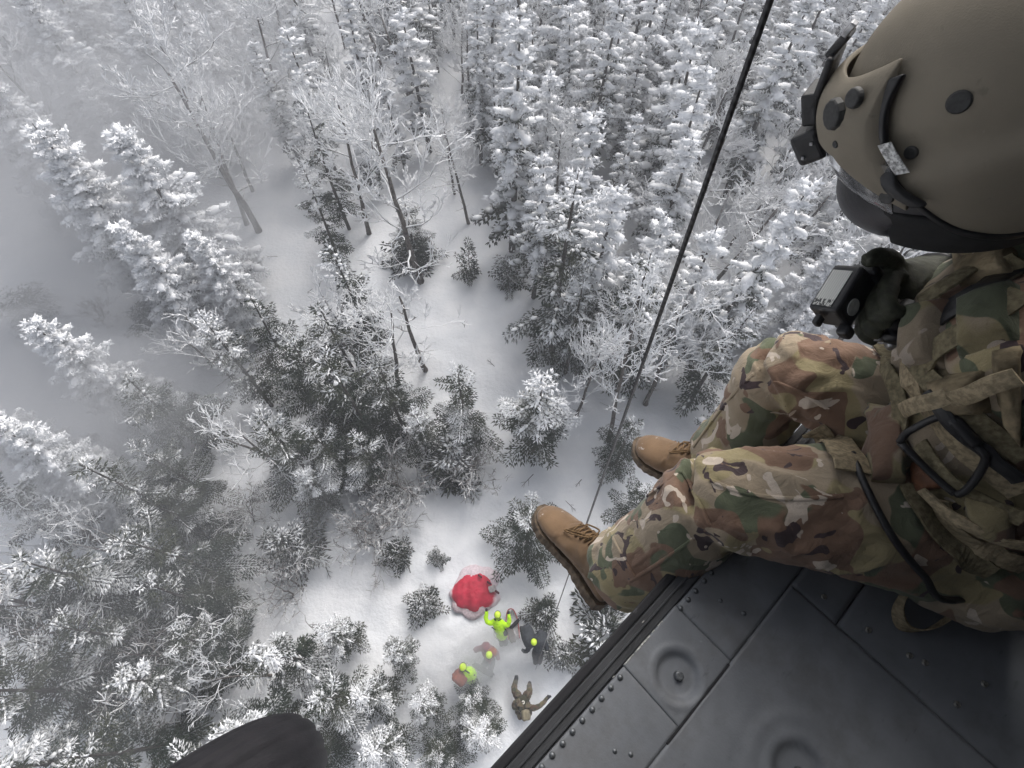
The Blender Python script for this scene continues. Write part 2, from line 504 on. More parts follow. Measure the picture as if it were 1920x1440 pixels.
KINDS = {
 'W': (PW, 'spruce_tree', 'spruce'), 'S': (PS, 'spruce_tree', 'spruce'), 'F': (PF, 'spruce_tree', 'spruce'), 'D': (PD, 'spruce_tree', 'spruce'),
 'H': (PH, 'spruce_tree', 'spruce'), 'B': (PB, 'birch_tree', 'birch'), 'T': (PT, 'birch_tree', 'birch'), 'X': (PX, 'dead_tree', 'dead tree'),
 'U': (PBUSH, 'spruce_bush', 'bush'), 'V': (PTWIG, 'twig_bush', 'bush')}
TREES = []
trng = random.Random(5)
def tree(kind, x, y, h, label, group=None, wide=1.0, var=None, lean=None):
    protos, name, cat = KINDS[kind]
    pr = protos[var % len(protos) if var is not None else trng.randrange(len(protos))]
    s = h / pr['h']
    root = empty(name, (x, y, gz(x, y) - .05), trng.uniform(0, 6.283))
    root.scale = (s * wide, s * wide, s)
    if lean is None: lean = (trng.uniform(-.03, .03), trng.uniform(-.03, .03))
    root.rotation_euler = (lean[0], lean[1], root.rotation_euler.z)
    for nm, me, kd in pr['parts']:
        o = new_obj(nm, me, root)
        if kd: o['kind'] = kd
    tag(root, label, cat, group)
    TREES.append((x, y, h, kind))
    return root
def tree_c(kind, c, h, label, group=None, **kw):
    g = at_z(c[0], c[1], .5 * h)
    return tree(kind, g.x, g.y, h, label, group, **kw)
def tree_px(kind, base, top, label, group=None, **kw):
    g = at_z(base[0], base[1], 0)
    d = ray(*top); rad = math.hypot(g.x, g.y)
    h = H - rad / (math.hypot(d.x, d.y) / -d.z)
    return tree(kind, g.x, g.y, max(1.2, min(h, 13)), label, group, **kw)
# ------------------------------------------------------------------ trees that can be told apart
G_D = 'dark spruces round the clearing'
G_W = 'white spruces of the dense stand'
G_F = 'pale spruces in the fog'
G_B = 'rime covered birches'
LB_W = 'narrow spruce thickly coated with white rime in the dense stand'
LB_S = 'spruce with heavy snow pillows on its drooping branches in the dense stand'
LB_F = 'broad pale spruce standing in the fog'
LB_B = 'bare birch with coral-like white rimed twigs among the spruces'
LB_H = 'spruce with a white rimed top and dark lower branches'
LB_D = 'dark green spruce with snow dusted tips in the thicket'
LB_T = 'low forked birch with crooked white rimed twigs in the dark thicket'
# the dark group beside the open trail
tree_c('D', (665, 760), 7.0, 'largest dark spruce of the clump beside the trail', wide=.95, var=0)
tree_c('D', (540, 840), 5.6, 'dark spruce behind the crooked white birch', wide=1.0, var=1)
tree_c('D', (862, 765), 5.8, 'slim dark spruce at the trail edge, facing the pale-topped spruce', wide=.88, var=2)
tree_c('H', (1010, 790), 5.6, 'spruce with pale rimed top and dark skirt beside the trail', wide=1.35, var=0)
tree_c('H', (665, 570), 7.6, 'ragged spruce with a pale crown above the dark clump', wide=.8, var=1)
tree_c('B', (715, 640), 6.4, 'spreading birch with thick white twigs leaning over the dark clump', var=1, wide=1.1)
tree_px('X', (800, 690), (752, 500), 'leaning broken snag with a bare dark trunk', var=0, wide=1.2)
tree_c('T', (510, 830), 4.6, 'crooked birch with antler-like white limbs in front of dark spruce', var=0, wide=1.2)
tree_c('D', (515, 640), 5.8, 'dark spruce with grey shaded crown at the fog edge', wide=.85, var=3)
tree_c('H', (450, 690), 6.2, 'rimed spruce with a leaning white crown at the fog edge', wide=.95, var=2)
tree_c('T', (385, 660), 5.0, 'fan-shaped white birch at the edge of the foggy hollow', var=1, wide=1.1)
tree_c('D', (690, 860), 4.4, 'low wide dark spruce under the largest dark spruce', wide=1.0, var=2)
tree_c('H', (590, 915), 4.0, 'short grey spruce at the lower rim of the dark clump', wide=1.0, var=0)
tree_c('D', (650, 660), 6.4, 'dark spruce standing behind the largest dark spruce', wide=1.0, var=4)
tree_c('V', (770, 900), 2.4, 'low tangle of brown twigs on the snow below the dark clump', var=0, wide=1.2)
tree_c('V', (875, 890), 2.2, 'thin leafless shrub beside the trail', var=1, wide=1.1)
tree_c('V', (700, 985), 2.0, 'leafless brown shrub below the short grey spruce', var=0, wide=1.1)
tree_c('U', (850, 855), 2.2, 'low dark spruce sapling under the clump', var=2, wide=1.0)
tree_c('D', (990, 1005), 4.0, 'short dark spruce right of the red shelter', var=1, wide=1.2)
tree_c('H', (1150, 1080), 3.4, 'grey spruce under the near boot heel', var=0, wide=1.3)
tree_c('U', (1130, 1190), 1.8, 'small grey bush beside the door sill', var=1, wide=1.2)
tree_c('D', (1170, 835), 4.0, 'dark spruce with dusted crown behind the hoist cable', var=0, wide=1.0)
tree_c('D', (1200, 950), 3.2, 'dark spruce between the two boots', var=2, wide=1.2)
tree_px('H', (1035, 660), (1085, 330), 'tall spruce with dark bare lower trunk at the trail bend', var=2, wide=1.0)
tree_px('S', (1180, 640), (1190, 375), 'spruce bowed under the largest snow pillows', var=0, wide=1.05)
tree_px('B', (1140, 830), (1215, 600), 'slender birch with a bent dark stem by the cable', var=2, wide=.8)
tree_px('B', (1080, 780), (1130, 620), 'thin leaning birch with pale twigs near the trail bend', var=0, wide=.75)
tree_px('H', (1290, 760), (1370, 560), 'grey rimed spruce behind the bent knee', var=1, wide=1.0)
tree_px('B', (1210, 760), (1290, 540), 'pale birch with feathery rime left of the bent knee', var=3, wide=.9)
tree_px('W', (1085, 655), (1135, 350), 'white spruce at the trail bend beside the tall dark-stemmed spruce', var=1, wide=1.0)
tree_px('W', (1000, 560), (1030, 290), 'slim white spruce at the corridor mouth', var=2, wide=.95)
tree_px('H', (1150, 730), (1225, 470), 'half rimed spruce above the thin leaning birch', var=3, wide=1.0)
tree_px('S', (1240, 690), (1330, 420), 'snow laden spruce over the pale feathery birch', var=2, wide=1.0)
tree_px('H', (1060, 700), (1095, 520), 'small half rimed spruce at the foot of the trail bend', var=4, wide=1.0)
tree_c('D', (600, 715), 6.2, 'dark spruce wedged between the ragged spruce and the largest one', var=5, wide=.9)
tree_c('D', (735, 745), 5.6, 'dark spruce under the spreading white birch', var=1, wide=.9)
tree_c('D', (625, 850), 5.0, 'dark spruce in the lower middle of the clump', var=2, wide=.9)
tree_c('H', (785, 815), 4.4, 'grey tufted spruce beside the slim dark spruce', var=2, wide=.9)
tree_c('T', (700, 660), 5.6, 'forked white birch rising out of the dark clump', var=2, wide=1.1)
# edge of the forest
tree_px('B', (790, 530), (765, 170), 'tall birch with a pale stout trunk and wide white crown', var=0, wide=1.15)
tree_px('H', (785, 500), (770, 360), 'dark spruce at the foot of the tall pale-trunked birch', var=0, wide=1.1)
tree_px('B', (692, 440), (640, 130), 'birch with a long curved dark trunk at the forest edge', var=1, wide=.95)
tree_px('H', (655, 430), (575, 190), 'rimed spruce with one bare dark stem at the forest edge', var=1, wide=.9)
tree_px('H', (640, 500), (560, 310), 'short white spruce in front of the curved-trunk birch', var=2, wide=.95)
tree_px('B', (485, 435), (385, 70), 'twin-stemmed birch with a broad white crown by the foggy hollow', var=2, wide=1.2)
tree_px('B', (460, 420), (330, 130), 'birch leaning out beside the twin-stemmed birch', var=3, wide=1.0)
tree_px('W', (960, 470), (940, 20), 'tallest white spruce at the head of the trail', var=0, wide=1.05)
tree_px('S', (1010, 430), (1040, 130), 'snow loaded spruce beside the tallest white spruce', var=1, wide=1.05)
tree_px('B', (880, 420), (860, 210), 'small birch with fan-shaped rime near the head of the trail', var=3, wide=.9)
tree_px('U', (885, 520), (885, 460), 'scrawny dead sapling standing in the open snow', var=0, wide=.55)
tree_px('U', (955, 530), (955, 490), 'dark bush at the head of the trail', var=1, wide=1.1)
tree_px('U', (775, 490), (770, 440), 'dark bush under the tall pale-trunked birch', var=2, wide=1.3)
# fog side
tree_c('F', (220, 440), 9.5, 'great pale spruce with a pointed crown in thick fog', var=0, wide=1.0)
tree_c('F', (345, 420), 9.0, 'broad white spruce overlapping the pointed spruce in fog', var=1, wide=1.1)
tree_c('F', (190, 710), 7.0, 'spruce fading into fog above a dark skirt', var=0, wide=1.0)
tree_c('D', (320, 770), 5.0, 'dark low spruce under the fading spruce', var=1, wide=1.1)
tree_c('F', (130, 880), 7.0, 'white crested spruce at the border of the fog', var=1, wide=.9)
tree_px('U', (285, 610), (275, 570), 'dim dark bush in the foggy hollow', var=1, wide=1.4)
tree_px('V', (190, 600), (170, 560), 'faint twig bush in the foggy hollow', var=0, wide=1.4)
tree_px('U', (60, 590), (40, 550), 'faint snow covered bush on the foggy slope', var=2, wide=1.8)
tree_c('F', (75, 290), 9.2, 'pale spruce looming behind the great pointed spruce in fog', var=2, wide=1.05)
tree_c('F', (165, 170), 9.0, 'dim pale spruce deep in the fog behind two others', var=1, wide=1.1)
tree_c('F', (330, 555), 7.6, 'white full spruce below the broad white spruce in fog', var=2, wide=1.0)
tree_c('F', (430, 545), 6.6, 'frosted spruce between the fog and the dark clump', var=0, wide=.95)
# small things round the people
tree_c('U', (545, 1020), 2.0, 'lone grey-green bush on open snow', var=2, wide=.95)
tree_c('U', (748, 1035), 1.4, 'small dark bush uphill of the red shelter', var=0, wide=.8)
tree_c('U', (818, 1045), .8, 'tiny twig tuft uphill of the red shelter', var=1, wide=.8)
tree_c('U', (1025, 1148), 1.3, 'dark bush with the cable passing over it', var=0, wide=.9)
tree_c('U', (1052, 1225), 1.2, 'grey bush blurred by blown snow beside the dark clad person', var=1, wide=.9)
tree_c('U', (795, 1135), 1.2, 'snowed-in sapling left of the red shelter', var=2, wide=.9)
tree_c('V', (545, 1110), 1.9, 'fan of thin brown twigs on the open snow', var=0, wide=1.3)
tree_c('V', (330, 1240), 3.0, 'dark leafless shrub with long thin branches in the thicket', var=1, wide=1.4)
tree_c('V', (140, 1250), 3.2, 'dark leafless shrub beside a fallen trunk', var=0, wide=1.5)
tree_c('V', (700, 1000), 2.2, 'brown leafless shrub hanging over the open snow', var=1, wide=1.2)
tree_c('V', (460, 965), 1.6, 'thin low branches poking out of the snow', var=1, wide=1.5)
tree_c('D', (890, 1315), 2.4, 'dark spruce top below the backpack person', var=2, wide=1.1)
tree_c('H', (900, 1370), 3.0, 'pale tipped spruce beside the reclining soldier', var=0, wide=1.2)
# bottom thicket seen from above
THICK = []
for i, (c, h, k) in enumerate([((640, 1190), 3.8, 'H'), ((540, 1240), 5.5, 'H'), ((640, 1310), 4.6, 'D'), ((500, 1350), 5.6, 'H'), ((745, 1225), 3.4, 'H'), ((720, 1400), 4.2, 'H'),
        ((345, 1120), 5.0, 'D'), ((330, 1050), 5.8, 'D'), ((170, 1090), 6.2, 'D'), ((330, 1270), 5.4, 'H'), ((250, 1400), 5.6, 'D'), ((90, 1300), 6.0, 'D'), ((270, 930), 6.0, 'D'),
        ((330, 890), 4.6, 'D'), ((60, 960), 6.0, 'H'), ((100, 1430), 6.0, 'H'), ((420, 1440), 5.0, 'D'), ((330, 975), 4.4, 'D'), ((20, 1130), 6.0, 'H'), ((830, 1410), 3.0, 'D'),
        ((700, 1300), 4.0, 'H'), ((40, 830), 6.5, 'F'), ((210, 1190), 5.2, 'D'), ((400, 1210), 4.4, 'D'), ((590, 1420), 4.0, 'D'), ((800, 1320), 3.2, 'H')]):
    THICK.append((k, c, h))
TB = [((255, 1030), 4.6), ((110, 1000), 4.6), ((60, 1110), 4.6), ((470, 1250), 3.8), ((560, 1400), 3.6)]
THICK += [('T', c, h) for c, h in TB]
for i, (k, c, h) in enumerate(THICK):
    d = sorted((((c[0] - q[1][0]) ** 2 + (c[1] - q[1][1]) ** 2), q) for q in THICK if q[1] != c)
    n1_, n2_ = d[0][1], d[1][1]
    word = {'D': 'dark spruce', 'H': 'tufted spruce', 'F': 'pale spruce', 'T': 'forked birch'}
    size = 'low' if h < 4.3 else 'tall' if h > 5.7 else 'mid-sized'
    what = {'D': 'dark green spruce with dusted tips', 'H': 'grey spruce with white tufted twigs', 'F': 'broad pale spruce', 'T': 'crooked birch with white rimed twigs'}[k]
    lb = f'{size} {what} in the thicket, between {word[n1_[0]]} and {word[n2_[0]]}'
    tree_c(k, c, h, lb, lb.replace(',', ''), var=i, wide=.92)

# fallen twigs on the open snow
twr = random.Random(3)
for (x, y) in ((870, 620), (930, 690), (835, 700), (560, 970), (640, 1000), (700, 1060), (610, 1060), (1090, 900), (1000, 890), (520, 480), (585, 540), (480, 940), (770, 1075), (1060, 940)):
    g = at_z(x, y, 0); g.z = gz(g.x, g.y) + .03
    a = twr.uniform(0, 6.28); l = twr.uniform(.35, .8); V = []; F = []
    for (o_, da, ll, r) in ((0, 0, 1, .014), (.4, .7, .4, .009), (.6, -.6, .35, .008), (.75, .5, .25, .007)):
        b0 = Vector((math.cos(a), math.sin(a), .02)) * l * o_; d_ = Vector((math.cos(a + da), math.sin(a + da), .06)) * l * ll
        v, f = tube_arrays([b0, b0 + d_ * .5 + Vector((0, 0, .03)), b0 + d_], [r, r * .8, r * .4], 4)
        k0 = len(V); V += v; F += [tuple(q + k0 for q in ff) for ff in f]
    me = bpy.data.meshes.new('twig'); me.from_pydata([tuple(v) for v in V], [], F); me.materials.append(M_BARK)
    t_ = new_obj('fallen_twig', me); t_.location = g
    tag(t_, 'thin dark twig lying on the open snow', 'twig', 'fallen twigs on the open snow')

# ------------------------------------------------------------------ the forest that fills the rest
def inside(poly, x, y):
    c = False; n = len(poly)
    for i in range(n):
        x1, y1 = poly[i]; x2, y2 = poly[(i + 1) % n]
        if (y1 > y) != (y2 > y) and x < (x2 - x1) * (y - y1) / (y2 - y1) + x1: c = not c
    return c
STAND = [(965, 440), (1030, 560), (1090, 660), (1260, 740), (1330, 900), (1700, 900), (1830, 620), (1830, 300), (1700, -40), (900, -60), (905, 360)]
EDGE = [(-300, -60), (900, -60), (905, 360), (760, 395), (640, 390), (500, 380), (420, 400), (250, 330), (60, 330), (-300, 480)]
cands = []
frng = random.Random(77)
for zone, poly, gap in (('stand', STAND, 2.0), ('edge', EDGE, 2.5)):
    pts = []
    for t in range(9000):
        x, y = frng.uniform(-62, 50), frng.uniform(4, 58)
        p = to_px((x, y, 0))
        if not inside(poly, *p): continue
        if any((x - a) ** 2 + (y - b) ** 2 < gap * gap for a, b in pts): continue
        if any((x - a) ** 2 + (y - b) ** 2 < 1.9 for a, b, h_, k_ in TREES if h_ > 3): continue
        pts.append((x, y))
    cands += [(zone, x, y) for x, y in pts]
NEARBY = {}
plan = []
for zone, x, y in cands:
    u = frng.random(); h = frng.uniform(5.8, 10.6); w = frng.uniform(.82, 1.2)
    if zone == 'stand': k = 'W' if u < .50 else 'S' if u < .74 else 'F' if u < .82 else 'B'
    elif x < -16: k = 'F' if u < .70 else 'B'
    else: k = 'B' if u < .50 else 'W' if u < .78 else 'S'
    if k in 'BF': h *= .88
    plan.append((zone, k, x, y, h, w))
def describe(zone, k, x, y, h, w):
    size = 'tall' if h > 9.2 else 'short' if h < 7.0 else 'middling'
    form = 'slim' if w < .95 else 'broad' if w > 1.08 else 'even'
    d = sorted(((x - p[2]) ** 2 + (y - p[3]) ** 2, p[1], p[4]) for p in plan if (p[2], p[3]) != (x, y))[:2]
    nb = {'B': 'a bare birch', 'S': 'a snowy spruce', 'F': 'a pale spruce', 'W': 'a rimed spruce'}
    a, b_ = nb[d[0][1]], nb[d[1][1]]
    beside = 'beside ' + ((a[2:] + ' pair') if a == b_ else a)
    rel = ', overtopping it' if h > d[0][2] * 1.15 and a != b_ else ', lower than it' if h < d[0][2] * .85 and a != b_ else ''
    where = {'stand': 'in the dense stand', 'edge': 'among the birches'}[zone] if x >= -16 or zone == 'stand' else 'in the fog'
    what = {'W': 'rimed spruce', 'S': 'snow laden spruce', 'F': 'pale full spruce', 'B': 'bare rimed birch'}[k]
    lb = f'{size} {form} {what} {where}, {beside}{rel}'
    return lb, lb.split(',')[0] + ' group ' + beside
for zone, k, x, y, h, w in plan:
    lb, gp = describe(zone, k, x, y, h, w)
    tree(k, x, y, h, lb, lb.replace(', ', ' '), wide=w, lean=(frng.uniform(-.07, .07), frng.uniform(-.07, .07)))
print('trees', len(TREES), len(cands))

# ================================================================== AIR: haze and blown snow
def volume_mat(name, density, col=(.76, .78, .83), aniso=0.0):
    m = bpy.data.materials.new(name); m.use_nodes = True
    nt = m.node_tree; nt.nodes.clear()
    out = nt.nodes.new('ShaderNodeOutputMaterial')
    v = nt.nodes.new('ShaderNodeVolumePrincipled')
    v.inputs['Color'].default_value = rgba(col)
    v.inputs['Density'].default_value = density
    v.inputs['Anisotropy'].default_value = aniso
    nt.links.new(v.outputs[0], out.inputs['Volume'])
    return m
def box_mesh(name, lo, hi):
    x0, y0, z0 = lo; x1, y1, z1 = hi
    v = [(x0, y0, z0), (x1, y0, z0), (x1, y1, z0), (x0, y1, z0), (x0, y0, z1), (x1, y0, z1), (x1, y1, z1), (x0, y1, z1)]
    f = [(0, 3, 2, 1), (4, 5, 6, 7), (0, 1, 5, 4), (1, 2, 6, 5), (2, 3, 7, 6), (3, 0, 4, 7)]
    me = bpy.data.meshes.new(name); me.from_pydata(v, [], f); return me
hz = new_obj('haze', box_mesh('haze', (-141, -111, -2), (141, 141, 23.5)), mats=volume_mat('haze_air', .0034))
tag(hz, kind='stuff')
def puff(px, py, z, r, dens, sq=(1, 1, 1), rz=0):
    bm = bmesh.new(); bmesh.ops.create_icosphere(bm, subdivisions=4, radius=1)
    s = px * .37 + py
    for v in bm.verts:
        k = 1 + .30 * noise.noise(v.co * 1.3 + Vector((s, 0, 0))) + .14 * noise.noise(v.co * 3.1 + Vector((0, s, 0)))
        v.co = Vector((v.co.x * sq[0] * k, v.co.y * sq[1] * k, v.co.z * sq[2] * k)) * r
    me = bpy.data.meshes.new('blown_snow'); bm.to_mesh(me); bm.free()
    me.polygons.foreach_set('use_smooth', np.ones(len(me.polygons), dtype=bool))
    o = new_obj('blown_snow', me, mats=volume_mat('blown_snow_air', dens, (.80, .82, .86) if dens < .2 else (.88, .90, .93)))
    o.location = at_z(px, py, z); o.rotation_euler = (0, 0, rz)
    tag(o, kind='stuff')
FOG = True
if FOG:
    puff(60, 120, 5, 13, .048, (1.1, 1, .6))
    puff(60, 480, 3.5, 7.5, .065, (1.2, 1, .5))
    puff(160, 690, 3, 4.5, .07, (1.3, 1, .55), .4)
    puff(-20, 780, 4, 4.5, .12, (1.3, 1, .6))
    puff(210, 780, 4.5, 3.4, .07, (1.4, .9, .5), .3)
    puff(120, 330, 6, 7, .045, (1.2, 1, .5))
    puff(330, 260, 4, 9, .028, (1.1, 1, .55))
    puff(150, 1080, 5, 4.6, .022, (1.5, 1, .5), .2)
    puff(908, 1232, 1.15, .95, 1.0, (1.35, .85, .6), .3)
    puff(840, 1240, .7, 1.2, .35, (1.3, 1, .5), .5)
    puff(1010, 1235, .5, 1.0, .35, (1.2, 1, .45))
# ================================================================== HELICOPTER
# door frame of reference: a = along the door sill towards the tail, o = outboard, z = up from the camera
HA = R(42.13)
A_ = Vector((math.cos(HA), math.sin(HA), 0)); O_ = Vector((-math.sin(HA), math.cos(HA), 0))
SILL_O = -0.0577
ZF = -1.1                                    # cabin floor
def W(a, o, z): return A_ * a + O_ * (o + SILL_O) + Vector((0, 0, H + z))
heli = empty('helicopter', W(0, 0, ZF), HA)
tag(heli, 'grey military helicopter with an open side door, riveted floor and black wheel', 'helicopter')
def hpart(name, me, m=None, parent=None, bevel=0):
    o = new_obj(name, me, parent or heli, m)
    if bevel:
        b = o.modifiers.new('bevel', 'BEVEL'); b.width = bevel; b.segments = 2; b.limit_method = 'ANGLE'
    return o
def bx(name, lo, hi): return box_mesh(name, lo, hi)

def floor_mat():
    m, nt, b = mat('floor_paint')
    n1 = noise_tex(nt, 6, 5); n2 = noise_tex(nt, 60, 4, .65); n3 = noise_tex(nt, 260, 2); n4 = noise_tex(nt, 18, 6, .7, mapping=(.6, 2.2, 1))
    c = mix(nt, ramp(nt, n1, .3, .7), (.135, .145, .160), (.192, .203, .220))
    c = mix(nt, ramp(nt, n4, .62, .70, 0, .45), c, (.055, .060, .068))          # scuffed dirt
    c = mix(nt, ramp(nt, n2, .68, .74, 0, .40), c, (.27, .28, .29))
    n5 = noise_tex(nt, 3.2, 6, .7); n6 = noise_tex(nt, 130, 3, .7, mapping=(.12, 1.4, 1))
    c = mix(nt, ramp(nt, n5, .50, .66, 0, .5), c, (.10, .10, .10))            # boot dirt
    c = mix(nt, ramp(nt, n6, .68, .72, 0, .30), c, (.26, .26, .27))             # drag scratches             # chips and scratches
    L(nt, c, b.inputs['Base Color'])
    b.inputs['Roughness'].default_value = .52
    L(nt, ramp(nt, n4, .3, .7, .42, .66), b.inputs['Roughness'])
    b.inputs['Specular IOR Level'].default_value = .4
    bump(nt, b, math_(nt, 'ADD', math_(nt, 'MULTIPLY', n1, 1.5), math_(nt, 'MULTIPLY', n3, .12)), .35, .006)
    return m
def worn_mat(name, col, chip, thr=.63, rough=.6):
    m, nt, b = mat(name)
    n1 = noise_tex(nt, 9, 5); n2 = noise_tex(nt, 45, 5, .7, mapping=(.45, 1, 1)); n3 = noise_tex(nt, 200, 2)
    c = mix(nt, ramp(nt, n1, .3, .7), tuple(k * .75 for k in col), tuple(k * 1.2 for k in col))
    c = mix(nt, ramp(nt, n2, thr, thr + .03), c, chip)
    L(nt, c, b.inputs['Base Color']); b.inputs['Roughness'].default_value = rough
    b.inputs['Specular IOR Level'].default_value = .35
    bump(nt, b, math_(nt, 'ADD', n2, math_(nt, 'MULTIPLY', n3, .2)), .3, .004)
    return m
M_FLOOR = floor_mat()
M_SILL = worn_mat('worn_sill_paint', (.040, .042, .046), (.40, .39, .37), .655)
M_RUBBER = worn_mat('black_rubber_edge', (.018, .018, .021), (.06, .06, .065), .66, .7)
M_RIVET = plain('rivet_metal', (.15, .16, .17), .4, .2, 300, metal=.6)
M_DARKGAP = plain('dark_seam_deck', (.06, .063, .067), .9, .2, 60)  # dark deck tone that shows between the floor panels
M_CABIN = plain('cabin_grey_lining', (.028, .029, .031), .8, .15, 12, bmp=.2)
M_BLACK = plain('black_plastic', (.014, .014, .016), .45, .2, 60, bmp=.1)

DISHES = [(.248, -.130, .044, .0105, True), (.288, -.362, .048, .012, True)]
def floor_z(a, o):
    z = 0.0
    for (da, do, r, dp, stud) in DISHES:
        d = math.hypot(a - da, o - do)
        if d < r: 
            t = d / r
            z -= dp * (.5 + .5 * math.cos(math.pi * (t - .70) / .30)) if t > .70 else dp
        elif d < r * 1.3:
            t = (d - r) / (r * .3); z += .0016 * math.sin(math.pi * t)          # pressed rim
    d = math.hypot(a - .288, o + .362)
    z += .0018 * math.exp(-((d - .083) / .010) ** 2)                        # pressed ring round the second dish
    z += .0012 * noise.noise(Vector((a * 7, o * 7, 0)))
    return z
def floor_panel(a0, a1, o0, o1, zoff=0.0, step=.007, cut=None):
    na = max(2, int((a1 - a0) / step)); no = max(2, int((o1 - o0) / step))
    v = []
    for j in range(no + 1):
        for i in range(na + 1):
            a = a0 + (a1 - a0) * i / na; o = o0 + (o1 - o0) * j / no
            e = min(a - a0, a1 - a, o - o0, o1 - o)
            v.append((a, o, floor_z(a, o) + zoff - (.0003 if e < 1e-6 else 0)))
    n = na + 1
    f = [(j * n + i, j * n + i + 1, (j + 1) * n + i + 1, (j + 1) * n + i) for j in range(no) for i in range(na)]
    # skirt so that the panel has an edge
    k = len(v); rim = [i for i in range(n)] + [j * n + na for j in range(1, no + 1)] + [no * n + i for i in range(na - 1, -1, -1)] + [j * n for j in range(no - 1, 0, -1)]
    for i in rim: v.append((v[i][0], v[i][1], -.02))
    m_ = len(rim)
    for i in range(m_): f.append((rim[i], rim[(i + 1) % m_], k + (i + 1) % m_, k + i)[::-1])
    me = bpy.data.meshes.new('floor_panel'); me.from_pydata(v, [], f)
    sm_ = np.ones(len(me.polygons), dtype=bool); sm_[na * no:] = False
    me.polygons.foreach_set('use_smooth', sm_)
    return hpart('floor_panel', me, M_FLOOR)
hpart('floor_deck', bx('deck', (-.9, -2.0, -.06), (2.0, -.0500, -.0135)), M_DARKGAP)
floor_panel(-.6, .1850, -.1816, -.052, step=.0055)
floor_panel(.1856, .3410, -.1816, -.050, .0010, step=.004)
floor_panel(.3416, 1.1, -.1816, -.052)
floor_panel(-.6, .5453, -.80, -.1826, .0008)
floor_panel(.5463, 1.4, -.80, -.285, -.003, .012)
floor_panel(.5463, 1.4, -.282, -.1826, -.001, .012)
hpart('floor_panel', bx('fp', (-.9, -2.0, -.02), (1.9, -.803, -.001)), M_FLOOR, bevel=.003)
hpart('floor_panel', bx('fp', (1.404, -.80, -.02), (1.9, -.05, -.001)), M_FLOOR, bevel=.003)
hpart('floor_panel', bx('fp', (-.9, -.80, -.02), (-.603, -.05, -.001)), M_FLOOR, bevel=.003)
# door sill: a worn rail and the black rubber lip
hpart('sill_rail', bx('sill', (-.9, -.049, -.03), (1.9, -.0185, -.004)), M_SILL, bevel=.002)
hpart('door_seal', bx('seal', (-.9, -.0180, -.016), (1.9, .000, -.007)), M_RUBBER, bevel=.004)
hpart('door_track', bx('track', (-.9, -.034, -.004), (1.9, -.030, .001)), M_SILL, bevel=.001)
hpart('fuselage_side', bx('side', (-.9, -.12, -.52), (1.9, -.075, -.031)), M_FLOOR, bevel=.01)
hpart('belly', bx('belly', (-.9, -2.0, -.58), (1.9, -.13, -.521)), M_FLOOR, bevel=.02)
# the slot's shade, laid on as a raised black strip beside the dished tie-down
hpart('slot_shade_strip', bx('slot', (.150, -.1846, -.010), (.335, -.1800, .0020)), M_RUBBER, bevel=.001)
M_BARE = plain('bare_chipped_metal', (.55, .55, .53), .4, .3, 160, metal=.3)
for (a0, a1, w_) in ((.187, .214, .0016), (.219, .262, .0022), (.268, .276, .0012), (.286, .300, .0014), (.155, .160, .001)):
    hpart('chipped_edge', bx('chip', (a0, -.0500 - w_, -.006), (a1, -.0497, .0016)), M_BARE, bevel=.0004)
# rivets
bm = bmesh.new(); bmesh.ops.create_uvsphere(bm, u_segments=10, v_segments=6, radius=.0058)
for v in bm.verts: v.co.z = max(v.co.z, -.001) * .62
rv = bpy.data.meshes.new('rivet'); bm.to_mesh(rv); bm.free(); rv.materials.append(M_RIVET)
rv.polygons.foreach_set('use_smooth', np.ones(len(rv.polygons), dtype=bool))
def rivet(a, o, z=.0005, s=1.0):
    r = new_obj('rivet', rv, heli); r.location = (a, o, z); r.scale = (s, s, s)
for i in range(5): rivet(.344 + .0243 * i + (.004 if i > 2 else 0), -.0600)
for i in range(11): rivet(.166 - .0252 * i, -.0592 + (.0006 if i % 3 else 0))
rr = random.Random(9)
for a, o in [(.075, -.128), (.092, -.150), (.03, -.135), (.045, -.165), (-.02, -.150), (.415, -.105), (.43, -.15)]:
    rivet(a, o, -.0008, .85)
for (da, do, r, dp, st) in DISHES:
    bm = bmesh.new(); bmesh.ops.create_cone(bm, segments=20, radius1=.0095, radius2=.0078, depth=.012, cap_ends=True)
    me = bpy.data.meshes.new('stud'); bm.to_mesh(me); bm.free()
    o = hpart('tie_down_stud', me, M_RIVET, bevel=.002); o.location = (da + .002, do - .002, -dp + .006)
bm = bmesh.new(); bmesh.ops.create_cone(bm, segments=16, radius1=.006, radius2=.0045, depth=.004, cap_ends=True)
scw = bpy.data.meshes.new('screw'); bm.to_mesh(scw); bm.free(); scw.materials.append(plain('bare_screw', (.42, .41, .38), .35, .3, 200, metal=.7))
for a, o in [(.602, -.405), (.612, -.43), (.585, -.33), (.59, -.50), (.545 + .03, -.24), (.66, -.52)]:
    s_ = new_obj('screw', scw, heli); s_.location = (a, o, .0)
# the rest of the cabin shell that shades the floor
hpart('cabin_ceiling', bx('ceil', (-.9, -2.0, 1.42), (1.9, -.02, 1.50)), M_CABIN, bevel=.01)
hpart('cabin_wall', bx('wall', (-.9, -2.06, -.02), (1.9, -2.002, 1.419)), M_CABIN, bevel=.01)
hpart('bulkhead', bx('bulk', (1.902, -2.06, -.5), (1.95, -.02, 1.5)), M_CABIN, bevel=.01)
hpart('bulkhead', bx('bulk', (-.95, -2.06, -.5), (-.902, -.02, 1.5)), M_CABIN, bevel=.01)
